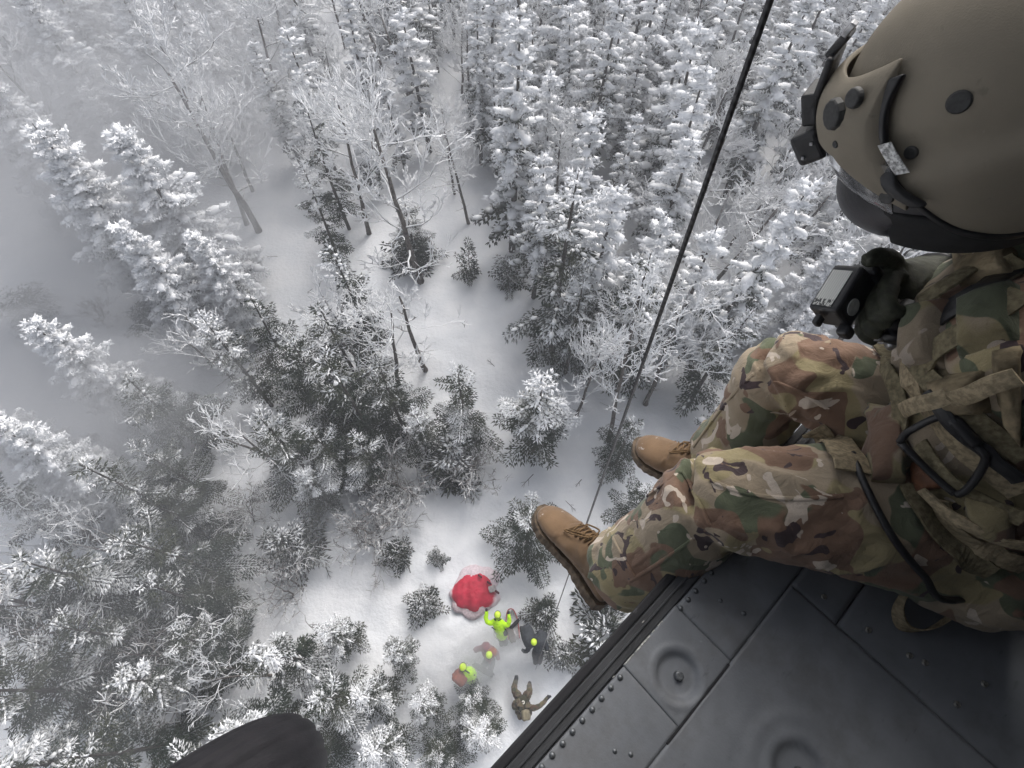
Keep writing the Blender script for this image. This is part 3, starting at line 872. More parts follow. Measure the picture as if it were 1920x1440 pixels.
# main wheel ahead of the door, hanging outboard
def lathe(profile, seg=48):
    V = []; F = []; n = len(profile)
    for i in range(seg):
        t = 2 * math.pi * i / seg
        for (r, x) in profile: V.append((r * math.cos(t), x, r * math.sin(t)))
    for i in range(seg):
        for j in range(n - 1):
            a = i * n + j; b = ((i + 1) % seg) * n + j
            F.append((a, a + 1, b + 1, b))
    return V, F
TW, TR = .138, .358
prof = []
for i in range(57):
    t = -1 + 2 * i / 56
    x = TW * math.sin(t * math.pi / 2 * 1.12) if abs(t) > .0 else 0
    x = TW * math.copysign(min(1.0, abs(math.sin(t * math.pi / 2 * 1.15))), t)
    e = abs(t)
    r = TR - .15 + .15 * math.sqrt(max(0, 1 - (abs(x) / TW) ** 2.4)) if e < .93 else TR - .15 - .05 * (e - .93) / .07
    if e < .55 and (i % 6) in (0, 1): r -= .005                     # circumferential grooves
    prof.append((r, x))
V, F = lathe(prof, 72)
me = mesh_np('tyre', [tuple(v) for v in V], [tuple(f) for f in F], True)
m, nt, b = mat('tyre_rubber')
n1 = noise_tex(nt, 12, 5); n2 = noise_tex(nt, 80, 4, mapping=(1, 3, 1))
L(nt, mix(nt, ramp(nt, n1, .3, .7), (.006, .006, .008), (.014, .013, .016)), b.inputs['Base Color'])
b.inputs['Roughness'].default_value = .75; b.inputs['Specular IOR Level'].default_value = .3
bump(nt, b, n2, .4, .004)
wheel = hpart('wheel', lathe and mesh_np('hub', *[[tuple(q) for q in k] for k in lathe([(.02, -.09), (.15, -.09), (.19, -.06), (.19, .06), (.15, .09), (.02, .09)], 32)], True), M_RIVET)
wheel.location = (-.86, .395, -.735); wheel.rotation_euler = (0, 0, R(-4))
ty = new_obj('tyre', me, wheel, m)
hpart('gear_strut', bx('strut', (-.86, -.05, -.72), (-.74, .30, -.60)), M_FLOOR, bevel=.03)
# hoist boom over the door
hpart('hoist_boom', bx('boom', (.72, -.30, 1.53), (.92, .62, 1.66)), M_FLOOR, bevel=.03)

# ------------------------------------------------------------------ hoist cable
CT = at_t(1430, 40, .74)
top = Vector((CT.x, CT.y, H + .42)); bot = at_z(1004, 1256, .45)
dirv = (bot - CT).normalized(); top = CT + dirv * ((H + .44 - CT.z) / dirv.z)
V, F = [], []
n = 160; k = 6
pts = [top.lerp(bot, i / n) for i in range(n + 1)]
me = bpy.data.meshes.new('cable')
tv, tf = tube_arrays([p - bot for p in pts], [.0056] * (n + 1), 8)
me.from_pydata([tuple(v) for v in tv], [], tf); me.polygons.foreach_set('use_smooth', np.ones(len(me.polygons), dtype=bool))
m, nt, b = mat('steel_cable')
wv = N(nt, 'ShaderNodeTexWave', Scale=40.0); wv.bands_direction = 'DIAGONAL'
tc = nt.nodes.new('ShaderNodeTexCoord'); L(nt, tc.outputs['Object'], wv.inputs['Vector'])
L(nt, mix(nt, wv.outputs['Fac'], (.018, .018, .02), (.05, .05, .053)), b.inputs['Base Color']); b.inputs['Roughness'].default_value = .45; b.inputs['Metallic'].default_value = .4
cab = new_obj('hoist_cable', me, None, m); cab.location = bot
tag(cab, 'taut black hoist cable running from the helicopter down to the snow', 'cable')
# ================================================================== CREW MEMBER IN THE DOOR
def camo_mat(name, scale=1.0, dim=1.0, seed=0.0, bumpy=True):
    m, nt, b = mat(name)
    o = (seed, seed * 1.7, -seed)
    big = noise_tex(nt, 9.0 * scale, 1.6, .45, off=o, dist=.6)
    big2 = noise_tex(nt, 10.0 * scale, 1.6, .45, off=(seed + 5.2, 3.1, seed), dist=.6)
    big3 = noise_tex(nt, 8.0 * scale, 1.0, .4, off=(seed - 4.2, 7.1, seed), dist=.5)
    sm = noise_tex(nt, 21 * scale, 2.0, .5, off=(seed + 1, 9.3, 2), dist=.9, mapping=(1, 1, .7))
    sm2 = noise_tex(nt, 19 * scale, 2.0, .5, off=(seed - 8, 2.3, 4), dist=.9, mapping=(1, 1, .7))
    k = lambda c: tuple(x * dim for x in c)
    c = mix(nt, ramp(nt, big3, .485, .515), k((.345, .290, .165)), k((.375, .305, .220)))
    c = mix(nt, ramp(nt, big, .536, .548), c, k((.130, .146, .094)))
    c = mix(nt, ramp(nt, big2, .545, .562), c, k((.225, .142, .100)))
    c = mix(nt, ramp(nt, sm, .640, .652), c, k((.075, .054, .058)))
    c = mix(nt, ramp(nt, sm2, .640, .652), c, k((.62, .53, .44)))
    wv = noise_tex(nt, 700, 2, .5)
    c = mix(nt, ramp(nt, wv, .3, .7, 0, .16), c, k((.06, .05, .04)))
    L(nt, c, b.inputs['Base Color'])
    b.inputs['Roughness'].default_value = .88; b.inputs['Specular IOR Level'].default_value = .15
    b.inputs['Sheen Weight'].default_value = .12
    if bumpy:
        h1 = noise_tex(nt, 26, 4, .6, mapping=(1, 1, .45), dist=1.0)
        bump(nt, b, math_(nt, 'ADD', h1, math_(nt, 'MULTIPLY', wv, .06)), .55, .010)
    return m
M_CAMO = camo_mat('camouflage_cloth', .92, .92)
M_CAMO2 = camo_mat('camouflage_vest_cloth', .9, .66, 3.3)
M_COY = plain('coyote_vest_cloth', (.23, .185, .118), .88, .25, 30, bmp=.6, spec=.15)
M_TAN = plain('tan_webbing', (.30, .245, .16), .85, .2, 120, bmp=.4, spec=.2)
M_OLIVE = plain('olive_webbing', (.17, .145, .09), .85, .2, 120, bmp=.4, spec=.2)
M_GLOVE = plain('dark_olive_glove', (.032, .034, .022), .7, .2, 90, bmp=.3, spec=.3)
M_GLOVE2 = plain('black_glove_leather', (.014, .014, .015), .5, .2, 90, bmp=.3)
M_STEEL = plain('grey_steel', (.35, .35, .36), .35, .2, 90, metal=.8)
M_LEATHER = plain('red_brown_leather', (.13, .055, .028), .6, .25, 60, bmp=.3)
M_SKIN = plain('skin', (.45, .28, .2), .5, .08, 40)

crew_at = W(.86, -.30, ZF)
crew = empty('person', crew_at)
tag(crew, 'person in camouflage, tan boots and flight helmet sitting on the door sill, legs hanging outside', 'person')
CW = lambda a, o, z: W(a, o, z) - crew_at
def loft(bm, pts, rads, seg=18, flat=None):
    """a closed limb: rings round a poly-line; rads are (side, depth) pairs; flat gives the direction of the first radius"""
    n = len(pts); rings = []
    pts = [Vector(p) for p in pts]
    for i in range(n):
        t = (pts[min(i + 1, n - 1)] - pts[max(i - 1, 0)]).normalized()
        ref = Vector(flat) if flat is not None else (Vector((0, 0, 1)) if abs(t.z) < .8 else Vector((1, 0, 0)))
        u = (ref - t * ref.dot(t)).normalized(); q = t.cross(u)
        r = rads[i]; r = r if isinstance(r, tuple) else (r, r)
        rings.append([bm.verts.new(pts[i] + u * math.cos(a) * r[0] + q * math.sin(a) * r[1]) for a in (2 * math.pi * k / seg for k in range(seg))])
    for i in range(n - 1):
        for k in range(seg):
            bm.faces.new((rings[i][k], rings[i][(k + 1) % seg], rings[i + 1][(k + 1) % seg], rings[i + 1][k]))
    bm.faces.new(rings[0][::-1]); bm.faces.new(rings[-1])
def spline(pts, m=6):
    """Catmull-Rom through points"""
    P = [Vector(p) for p in pts]; P = [P[0] * 2 - P[1]] + P + [P[-1] * 2 - P[-2]]
    out = []
    for i in range(1, len(P) - 2):
        for k in range(m):
            t = k / m
            out.append(.5 * ((2 * P[i]) + (P[i + 1] - P[i - 1]) * t + (2 * P[i - 1] - 5 * P[i] + 4 * P[i + 1] - P[i + 2]) * t * t + (3 * P[i] - P[i - 1] - 3 * P[i + 1] + P[i + 2]) * t ** 3))
    out.append(P[-2]); return out
def slerp_r(rads, m=6):
    out = []
    for i in range(len(rads) - 1):
        a, b = rads[i], rads[i + 1]
        a = a if isinstance(a, tuple) else (a, a); b = b if isinstance(b, tuple) else (b, b)
        for k in range(m):
            t = k / m; t = t * t * (3 - 2 * t)
            out.append((a[0] + (b[0] - a[0]) * t, a[1] + (b[1] - a[1]) * t))
    b = rads[-1]; out.append(b if isinstance(b, tuple) else (b, b)); return out
def limb(bm, pts, rads, flat=None, m=6, seg=20): loft(bm, spline(pts, m), slerp_r(rads, m), seg, flat)
def fuse(bm, name, voxel, smooth=4):
    """one continuous skin over all lofts"""
    me = bpy.data.meshes.new(name); bm.to_mesh(me); bm.free()
    o = bpy.data.objects.new(name + '_tmp', me); COL.objects.link(o)
    r = o.modifiers.new('r', 'REMESH'); r.mode = 'VOXEL'; r.voxel_size = voxel
    s = o.modifiers.new('s', 'SMOOTH'); s.iterations = smooth; s.factor = .5
    dg = bpy.context.evaluated_depsgraph_get()
    out = bpy.data.meshes.new_from_object(o.evaluated_get(dg))
    out.name = name
    bpy.data.objects.remove(o); bpy.data.meshes.remove(me)
    out.polygons.foreach_set('use_smooth', np.ones(len(out.polygons), dtype=bool))
    return out
def wrinkle(me, fn):
    n = len(me.vertices)
    nor = [v.normal.copy() for v in me.vertices]
    for i, v in enumerate(me.vertices):
        v.co = v.co + nor[i] * fn(v.co)
    me.update()

# joints
HIP_N, KNEE_N = CW(.77, -.27, -.975), at_z(1392, 940, H - .955) - crew_at
HIP_F, KNEE_F = CW(.965, -.27, -.975), at_z(1502, 706, H - .935) - crew_at
ANK_N = at_z(1130, 1046, H - 1.40) - crew_at
ANK_F = at_z(1338, 868, H - 1.36) - crew_at
PELV = CW(.865, -.30, -.955); WAIST = CW(.885, -.24, -.80); CHEST = CW(.92, -.14, -.66); NECK = CW(.925, -.01, -.50)
SH_N, SH_F = CW(.79, -.10, -.575), CW(1.075, -.03, -.60)
ELB_F = CW(1.13, -.05, -.84); WR_F = at_t(1712, 545, .90) - crew_at
ELB_N = CW(.80, -.37, -.72); WR_N = CW(.86, -.58, -.90)
HEAD = CW(.875, .135, -.36)

bm = bmesh.new()
def leg(hip, knee, ank, out_k, sc_=1.0):
    mid = hip.lerp(knee, .5) + Vector((0, 0, .012))
    dn = (ank - knee)
    limb(bm, [hip + (hip - knee) * .12, hip, mid, knee - (knee - hip).normalized() * .03 + Vector((0, 0, .004)), knee + dn * .10 + out_k, knee + dn * .38 + out_k * .3, knee + dn * .66, knee + dn * .86, knee + dn * .915],
         [r_ * sc_ for r_ in (.110, .130, .116, .097, .092, .099, .100, .101, .086)], m=6)
ok = O_ * .035
leg(HIP_N, KNEE_N, at_z(1142, 1082, H - 1.40) - crew_at, ok); leg(HIP_F, KNEE_F, ANK_F, ok, .90)
ax = (A_.x, A_.y, 0)
limb(bm, [PELV + Vector((0, 0, -.09)), PELV, WAIST, CHEST, CHEST.lerp(NECK, .55), NECK + Vector((0, 0, -.02)), HEAD + Vector((0, 0, -.09))],
     [(.15, .12), (.185, .145), (.17, .125), (.19, .135), (.165, .115), (.065, .065), (.055, .06)], flat=ax)
limb(bm, [HEAD + Vector((0, 0, -.10)), HEAD, HEAD + Vector((0, 0, .07))], [.06, .085, .05], m=4)
limb(bm, [CHEST.lerp(SH_F, .6), SH_F, SH_F.lerp(ELB_F, .5), ELB_F, ELB_F.lerp(WR_F, .5), WR_F], [.085, .08, .066, .058, .056, .042], m=5)
limb(bm, [CHEST.lerp(SH_N, .6), SH_N, SH_N.lerp(ELB_N, .5), ELB_N, ELB_N.lerp(WR_N, .5), WR_N], [.085, .082, .07, .06, .056, .042], m=5)
limb(bm, [HIP_N, CW(.79, -.38, -1.0), CW(.84, -.46, -.99)], [.12, .115, .09], m=4)
limb(bm, [HIP_F, CW(.93, -.38, -1.0), CW(.90, -.46, -.99)], [.12, .115, .09], m=4)
body_me = fuse(bm, 'person_body', .0085, 4)
kn = [KNEE_N, KNEE_F, ELB_F, ELB_N]; hips = [HIP_N, HIP_F, WAIST]; an = [ANK_N, ANK_F]
def cloth(p):
    w = 0.0
    for k in kn: w += math.exp(-((p - k).length / .13) ** 2) * 1.0
    for k in hips: w += math.exp(-((p - k).length / .17) ** 2) * 1.0
    for k in an: w += math.exp(-((p - k).length / .12) ** 2) * 1.0
    w = min(1.3, .38 + w)
    q = Vector((p.x * 9 + 1.6 * noise.noise(p * 6), p.y * 9 + 1.6 * noise.noise(p * 6 + Vector((3, 1, 2))), p.z * 15))
    r1 = (1 - abs(noise.noise(q))) ** 3
    r2 = (1 - abs(noise.noise(q * 2.1 + Vector((4, 4, 4))))) ** 3
    return (r1 * .015 + r2 * .007 - .009) * w + .007 * noise.noise(p * 7)
wrinkle(body_me, cloth)
def smooth_mesh(me, k=1):
    bm_ = bmesh.new(); bm_.from_mesh(me)
    for _ in range(k): bmesh.ops.smooth_vert(bm_, verts=bm_.verts, factor=.4, use_axis_x=True, use_axis_y=True, use_axis_z=True)
    bm_.to_mesh(me); bm_.free()
smooth_mesh(body_me, 1)
body = new_obj('body', body_me, crew, M_CAMO)
from mathutils.bvhtree import BVHTree
def bvh_of(me):
    return BVHTree.FromPolygons([v.co.copy() for v in me.vertices], [tuple(p.vertices) for p in me.polygons])
BODY_BVH = bvh_of(body_me)
CAML = CAMP - crew_at
def body_hit(px, py, bvh=None):
    d = ray(px, py).normalized()
    return (bvh or BODY_BVH).ray_cast(CAML, d)

# ---------------- vest over the chest
bm = bmesh.new()
limb(bm, [WAIST + Vector((0, 0, -.05)), WAIST, CHEST, CHEST.lerp(NECK, .5), CHEST.lerp(NECK, .72)], [(.185, .145), (.192, .150), (.208, .158), (.165, .13), (.10, .09)], flat=ax)
vest_me = fuse(bm, 'vest', .010, 4)
wrinkle(vest_me, lambda p: .016 * (1 - abs(noise.noise(Vector((p.x * 8, p.y * 8, p.z * 17))))) ** 3 + .010 * noise.noise(p * 9) - .004)
smooth_mesh(vest_me, 1)
new_obj('vest', vest_me, crew, M_CAMO2)
def merged_bvh(*mes):
    V = []; F = []
    for me in mes:
        o = len(V); V += [v.co.copy() for v in me.vertices]; F += [tuple(i + o for i in p.vertices) for p in me.polygons]
    return BVHTree.FromPolygons(V, F)
GEAR_BVH = merged_bvh(body_me, vest_me)

def ribbon(name, pix, width, m, thick=.004, lift=.004, fold=0.0, parent=None):
    """webbing laid on the clothes along a line surveyed in the photograph"""
    P = spline([Vector((x, y, 0)) for x, y in pix], 8)
    pts = []; nrm = []
    for p in P:
        h = body_hit(p.x, p.y, GEAR_BVH)
        if h[0] is None: continue
        pts.append(h[0]); nrm.append(h[1])
    for _ in range(3):
        pts = [pts[0]] + [(pts[i - 1] + pts[i] * 2 + pts[i + 1]) / 4 for i in range(1, len(pts) - 1)] + [pts[-1]]
        nrm = [nrm[0]] + [(nrm[i - 1] + nrm[i] * 2 + nrm[i + 1]).normalized() for i in range(1, len(nrm) - 1)] + [nrm[-1]]
    V = []; F = []; n = len(pts)
    for i in range(n):
        t = (pts[min(i + 1, n - 1)] - pts[max(i - 1, 0)]).normalized()
        nn = (nrm[i] - t * nrm[i].dot(t)).normalized(); s = t.cross(nn).normalized()
        c = pts[i] + nn * lift
        for (a, h) in ((-.5, 0), (-.5, 1), (-.25, 1.35), (.25, 1.35), (.5, 1), (.5, 0)):
            V.append(c + s * a * width + nn * thick * h)
    for i in range(n - 1):
        for k in range(6):
            F.append((i * 6 + k, i * 6 + (k + 1) % 6, (i + 1) * 6 + (k + 1) % 6, (i + 1) * 6 + k))
    F.append(tuple(range(6))); F.append(tuple((n - 1) * 6 + k for k in range(5, -1, -1)))
    me = bpy.data.meshes.new(name); me.from_pydata([tuple(v) for v in V], [], F)
    return new_obj(name, me, parent or crew, m)
def cord(name, pts, r, m, parent=None, k=8):
    tv, tf = tube_arrays(pts, [r] * len(pts), k)
    me = bpy.data.meshes.new(name); me.from_pydata([tuple(v) for v in tv], [], tf + [tuple(range(k))[::-1], tuple(range(len(tv) - k, len(tv)))])
    me.polygons.foreach_set('use_smooth', np.ones(len(me.polygons), dtype=bool))
    return new_obj(name, me, parent or crew, m)
def pad(name, pix, m, depth=.03, parent=None, puff_=.4, lift=.0, grid=14):
    """a sewn pouch or flap: a quilted slab whose four corners lie on the clothes"""
    c = [body_hit(x, y, GEAR_BVH) for x, y in pix]
    if any(h[0] is None for h in c): return None
    nn = sum((h[1] for h in c), Vector()).normalized()
    P = [h[0] for h in c]
    V = []; F = []
    for j in range(grid + 1):
        for i in range(grid + 1):
            u, v = i / grid, j / grid
            p = P[0] * (1 - u) * (1 - v) + P[1] * u * (1 - v) + P[2] * u * v + P[3] * (1 - u) * v
            e = min(u, 1 - u, v, 1 - v)
            near = GEAR_BVH.find_nearest(p)
            b_ = near[0] if near[0] is not None else p
            if e < 1e-6: V.append(b_ - nn * .006)
            else:
                k = min(1, e / .13) ** .5
                wv = .25 * noise.noise(Vector((u * 3, v * 6, depth * 90)))
                V.append(p + nn * (lift + depth * k * (.85 + puff_ * math.sin(math.pi * u) * math.sin(math.pi * v) + wv * .5)))
    for j in range(grid):
        for i in range(grid):
            a = j * (grid + 1) + i; F.append((a, a + 1, a + grid + 2, a + grid + 1))
    me = bpy.data.meshes.new(name); me.from_pydata([tuple(v) for v in V], [], F); me.polygons.foreach_set('use_smooth', np.ones(len(me.polygons), dtype=bool))
    bm_ = bmesh.new(); bm_.from_mesh(me); bmesh.ops.recalc_face_normals(bm_, faces=bm_.faces)
    bm_.to_mesh(me); bm_.free()
    return new_obj(name, me, parent or crew, m)

# pouches, flaps and webbing
pad('hip_pouch', [(1600, 655), (1672, 650), (1690, 800), (1590, 790)], camo_mat('camouflage_pouch_cloth', .8, .9, 8.1), .055)
pad('pouch_flap', [(1616, 770), (1690, 742), (1702, 910), (1632, 905)], M_CAMO2, .03)
pad('chest_pouch', [(1730, 575), (1800, 560), (1775, 690), (1715, 700)], camo_mat('camouflage_chest_pouch', .9, .6, 1.4), .04)
pad('side_pouch', [(1800, 570), (1915, 530), (1915, 640), (1800, 680)], camo_mat('camouflage_side_pouch', .8, .55, 6.4), .035)
pad('leather_tab', [(1705, 865), (1765, 850), (1780, 915), (1715, 930)], M_LEATHER, .012)
pad('cargo_pocket', [(1560, 900), (1640, 915), (1690, 1085), (1590, 1030)], M_CAMO, .012)
pad('knee_patch', [(1150, 1000), (1240, 925), (1275, 1010), (1185, 1075)], M_CAMO, .006)
pad('armour_panel', [(1858, 655), (1917, 640), (1917, 850), (1880, 800)], M_COY, .035, puff_=.2)
pad('vest_pouch', [(1745, 705), (1850, 690), (1862, 775), (1765, 780)], M_COY, .030)
pad('vest_pouch', [(1800, 900), (1905, 930), (1905, 1020), (1815, 985)], M_CAMO2, .030)
pad('vest_pouch', [(1790, 470), (1905, 450), (1912, 520), (1800, 540)], M_COY, .030)
ribbon('vest_strap', [(1917, 690), (1850, 715), (1790, 740), (1735, 755)], .024, M_TAN, lift=.030)
ribbon('vest_strap', [(1917, 960), (1850, 930), (1790, 890), (1745, 830)], .026, M_OLIVE, lift=.018)
ribbon('vest_strap', [(1917, 1000), (1860, 985), (1800, 955), (1750, 905)], .020, M_TAN, lift=.022)
ribbon('vest_strap', [(1912, 880), (1860, 840), (1800, 790), (1760, 735)], .020, M_BLACK, lift=.020)
ribbon('shoulder_strap', [(1918, 470), (1860, 510), (1800, 545), (1745, 580)], .026, M_OLIVE, lift=.02)
ribbon('shoulder_strap', [(1915, 500), (1850, 545), (1775, 590), (1700, 640)], .035, M_BLACK)
ribbon('shoulder_strap', [(1918, 560), (1850, 610), (1780, 650), (1735, 700)], .030, M_OLIVE, lift=.012)
ribbon('waist_strap', [(1700, 690), (1745, 770), (1830, 850), (1918, 915)], .045, M_TAN)
ribbon('waist_strap', [(1715, 660), (1760, 720), (1840, 790), (1918, 850)], .030, M_OLIVE, lift=.010)
ribbon('leg_strap', [(1528, 800), (1560, 830), (1585, 865), (1592, 890)], .060, M_TAN, lift=.010)
ribbon('leg_strap', [(1700, 910), (1735, 980), (1790, 1030), (1860, 1060)], .040, M_OLIVE, lift=.012)
ribbon('leg_strap', [(1770, 930), (1800, 985), (1860, 1030), (1915, 1050)], .035, M_TAN, lift=.010)
SEAM = plain('seam_thread_shadow', (.13, .10, .06), .9, .2, 200)
for pth in ([(1122, 1000), (1195, 945), (1275, 885)], [(1278, 885), (1305, 930), (1330, 985)], [(1180, 1090), (1240, 1052), (1300, 1010)], [(1140, 985), (1160, 1030), (1190, 1080)],
            [(1300, 838), (1370, 745), (1425, 690)], [(1450, 715), (1500, 735), (1555, 770)], [(1330, 900), (1400, 925), (1480, 935), (1580, 930)]):
    ribbon('seam', pth, .0075, M_CAMO, thick=.0028, lift=.0)
# loop of webbing hanging on the floor behind the thigh
lp = [W(.67, -.31, -1.00), W(.635, -.33, -1.05), W(.630, -.37, -1.085), W(.66, -.40, -1.08), W(.70, -.40, -1.03), W(.74, -.38, -.97)]
lp = spline([p - crew_at for p in lp], 6)
V = []; F = []
for p in lp: V += [p + Vector((0, 0, .018)), p - Vector((0, 0, .018)), p - Vector((0, 0, .018)) + A_ * .004, p + Vector((0, 0, .018)) + A_ * .004]
for i in range(len(lp) - 1):
    for k in range(4): F.append((i * 4 + k, i * 4 + (k + 1) % 4, i * 4 + 4 + (k + 1) % 4, i * 4 + 4 + k))
me = bpy.data.meshes.new('strap_loop'); me.from_pydata([tuple(v) for v in V], [], F)
new_obj('strap_loop', me, crew, M_TAN)
# radio cord lying over the hip
cp = [body_hit(x, y, GEAR_BVH) for x, y in [(1596, 862), (1612, 900), (1640, 960), (1680, 1020), (1725, 1070), (1775, 1115)]]
cp = [h[0] + h[1] * .012 for h in cp if h[0] is not None]
cord('radio_cord', spline(cp + [W(.90, -.50, -1.06) - crew_at], 6), .0062, M_BLACK)
# black locking carabiner
ch = [body_hit(x, y, GEAR_BVH) for x, y in [(1722, 795), (1780, 890), (1820, 905), (1862, 850), (1850, 820), (1790, 770), (1740, 775)]]
hn = sum((h[1] for h in ch), Vector()).normalized(); hc = sum((h[0] for h in ch), Vector()) / len(ch)
cpts = [h[0] - hn * (h[0] - hc).dot(hn) + hn * .035 for h in ch]
ring = spline(cpts + [cpts[0]], 7)
car = cord('carabiner', ring, .0056, M_BLACK)
cord('locking_sleeve', [cpts[4].lerp(cpts[5], t) for t in (.05, .2, .5, .8, .95)], .0092, M_BLACK, car)
ri = cord('buckle', [h[0] + h[1] * .02 for h in (body_hit(x, y, GEAR_BVH) for x, y in spline([Vector((1650, 640, 0)), Vector((1655, 590, 0)), Vector((1680, 562, 0)), Vector((1705, 560, 0))], 4) for x, y in [(x, y)] ) if h[0] is not None] if False else
          [at_t(x, y, .83) - crew_at for x, y in ((1648, 640), (1652, 605), (1665, 575), (1690, 560), (1712, 570), (1708, 600), (1690, 635), (1665, 650))], .008, M_STEEL)
bb = bmesh.new(); limb(bb, [at_t(1665, 640, .83) - crew_at, at_t(1680, 610, .82) - crew_at, at_t(1702, 575, .83) - crew_at], [.016, .024, .018], m=4, seg=10)
me = bpy.data.meshes.new('buckle_grip'); bb.to_mesh(me); bb.free(); me.polygons.foreach_set('use_smooth', np.ones(len(me.polygons), dtype=bool))
new_obj('buckle_grip', me, crew, M_BLACK)
ribbon('harness_strap', [(1640, 652), (1680, 700), (1700, 760), (1695, 830)], .030, M_OLIVE, lift=.01)

# ---------------- boots
def boot_mats():
    m, nt, b = mat('tan_suede')
    n1 = noise_tex(nt, 14, 5); n2 = noise_tex(nt, 120, 4, .7); n3 = noise_tex(nt, 38, 4, .7)
    tc = nt.nodes.new('ShaderNodeTexCoord'); sep = nt.nodes.new('ShaderNodeSeparateXYZ'); L(nt, tc.outputs['Object'], sep.inputs[0])
    c = mix(nt, ramp(nt, n1, .3, .7), (.130, .082, .047), (.190, .122, .072))
    c = mix(nt, ramp(nt, n2, .6, .72, 0, .5), c, (.11, .065, .035))
    toe = math_(nt, 'ADD', ramp(nt, sep.outputs[0], .21, .26, 0, .15), math_(nt, 'MULTIPLY', sep.outputs[2], .5))
    L(nt, mix(nt, ramp(nt, math_(nt, 'ADD', n3, toe), .76, .84, 0, .85), c, (.72, .70, .68)), b.inputs['Base Color'])
    b.inputs['Roughness'].default_value = .9; b.inputs['Specular IOR Level'].default_value = .15; b.inputs['Sheen Weight'].default_value = .25
    bump(nt, b, math_(nt, 'ADD', n1, math_(nt, 'MULTIPLY', n2, .3)), .4, .005)
    s = plain('boot_sole_rubber', (.115, .082, .054), .8, .25, 60, bmp=.4)
    l = plain('boot_lace', (.13, .075, .03), .8, .2, 200)
    return m, s, l
BM_, BS_, BL_ = boot_mats()
def boot(ank, toe_dir, up, side):
    """local frame: x to the toe, y to the side, z up; origin at the heel bottom"""
    x = toe_dir.normalized(); z = (up - x * up.dot(x)).normalized(); y = z.cross(x)
    M = Matrix((x, y, z)).transposed().to_4x4()
    org = ank - x * .075 - z * .105
    M.translation = org
    bm = bmesh.new()
    secs = [(-.004, .026, .058, .0), (.012, .036, .078, .0), (.05, .0385, .094, .002), (.09, .040, .108, .004), (.13, .043, .094, .004), (.17, .0475, .074, .003), (.21, .050, .060, .001),
            (.245, .0475, .051, .001), (.272, .040, .043, .003), (.290, .028, .034, .007), (.298, .012, .026, .012)]
    rings = []
    for (sx, w, h, z0) in secs:
        rg = []
        for k in range(20):
            a = 2 * math.pi * k / 20
            cy, cz = math.cos(a), math.sin(a)
            yy = math.copysign(abs(cy) ** .8, cy) * w * (1.0 if cz < 0 else 1 - .22 * cz)
            zz = z0 + (h - z0) * (.45 + .55 * math.copysign(abs(cz) ** .85, cz)) if cz > 0 else z0 + (h - z0) * .45 * (1 + math.copysign(abs(cz) ** .6, cz))
            yy += side * .007 * math.sin(max(0, sx) / .3 * math.pi) * -1
            rg.append(bm.verts.new((sx, yy, zz + .018)))
        rings.append(rg)
    for i in range(len(rings) - 1):
        for k in range(20): bm.faces.new((rings[i][k], rings[i][(k + 1) % 20], rings[i + 1][(k + 1) % 20], rings[i + 1][k]))
    bm.faces.new(rings[0][::-1]); bm.faces.new(rings[-1])
    limb(bm, [(.055, 0, .05), (.062, 0, .10), (.058, 0, .15), (.05, 0, .22)], [(.050, .038), (.052, .041), (.050, .046), (.052, .05)], flat=(1, 0, 0), m=4)
    me = fuse(bm, 'boot_upper', .0048, 4)
    wrinkle(me, lambda p: .0028 * (1 - abs(noise.noise(Vector((p.x * 34, p.y * 14, p.z * 30))))) ** 3 * (1 if .06 < p.x < .2 and p.z > .05 else .25)
            + (-.0022 if abs(p.z - (.052 + .022 * math.cos(p.x * 18))) < .0028 and p.x < .19 else 0) + (-.0022 if abs(p.x - (.205 - abs(p.y) * .35)) < .0026 and p.z > .035 else 0))
    root = new_obj('boot', me, crew, BM_)
    root.matrix_local = M @ Matrix.Diagonal((1.0, 1.22, 1.1, 1))
    # sole with lugs
    bs = bmesh.new(); outl = []
    N_ = 60
    def wid(t):
        pts_ = [(0, .018), (.03, .036), (.15, .040), (.40, .036), (.62, .047), (.76, .0515), (.88, .044), (.95, .032), (1, .010)]
        for (t0, w0), (t1, w1) in zip(pts_, pts_[1:]):
            if t <= t1: return w0 + (w1 - w0) * (t - t0) / (t1 - t0)
        return .01
    low = []; up_ = []
    for sgn in (1, -1):
        rng_ = range(N_ + 1) if sgn > 0 else range(N_, -1, -1)
        for i in rng_:
            t = i / N_; lug = 1.0 + (.035 if (i // 2) % 2 else 0)
            xx = -.012 + t * .322; yy = sgn * wid(t) * lug - side * .007 * math.sin(t * math.pi)
            lift_ = .012 * max(0, (t - .78) / .22) ** 2
            hh = .020 if t < .34 else .013
            up_.append(bs.verts.new((xx, yy * .985, .024 + lift_))); low.append(bs.verts.new((xx, yy, .024 - .020 - (.004 if t < .34 else 0) + lift_)))
    n_ = len(low)
    for i in range(n_):
        j = (i + 1) % n_; bs.faces.new((low[i], low[j], up_[j], up_[i]))
    bs.faces.new(up_); bs.faces.new(low[::-1])
    bmesh.ops.recalc_face_normals(bs, faces=bs.faces)
    me = bpy.data.meshes.new('boot_sole'); bs.to_mesh(me); bs.free()
    so = new_obj('sole', me, root, BS_)
    # laces over the instep
    bv = bvh_of(root.data)
    def top(xx, yy):
        h = bv.ray_cast(Vector((xx, yy, .3)), Vector((0, 0, -1)))
        return (h[0] + Vector((0, 0, .0035))) if h[0] is not None else Vector((xx, yy, .1))
    for i in range(5):
        x0 = .118 + i * .0145; w = .022
        for sg in (-1, 1):
            pts_ = [top(x0 + .012 * t * 1.0, sg * w * (1 - 2 * t)) + Vector((0, 0, .0025 * math.sin(math.pi * t))) for t in (0, .2, .4, .6, .8, 1)]
            cord('lace', pts_, .0021, BL_, root, 6)
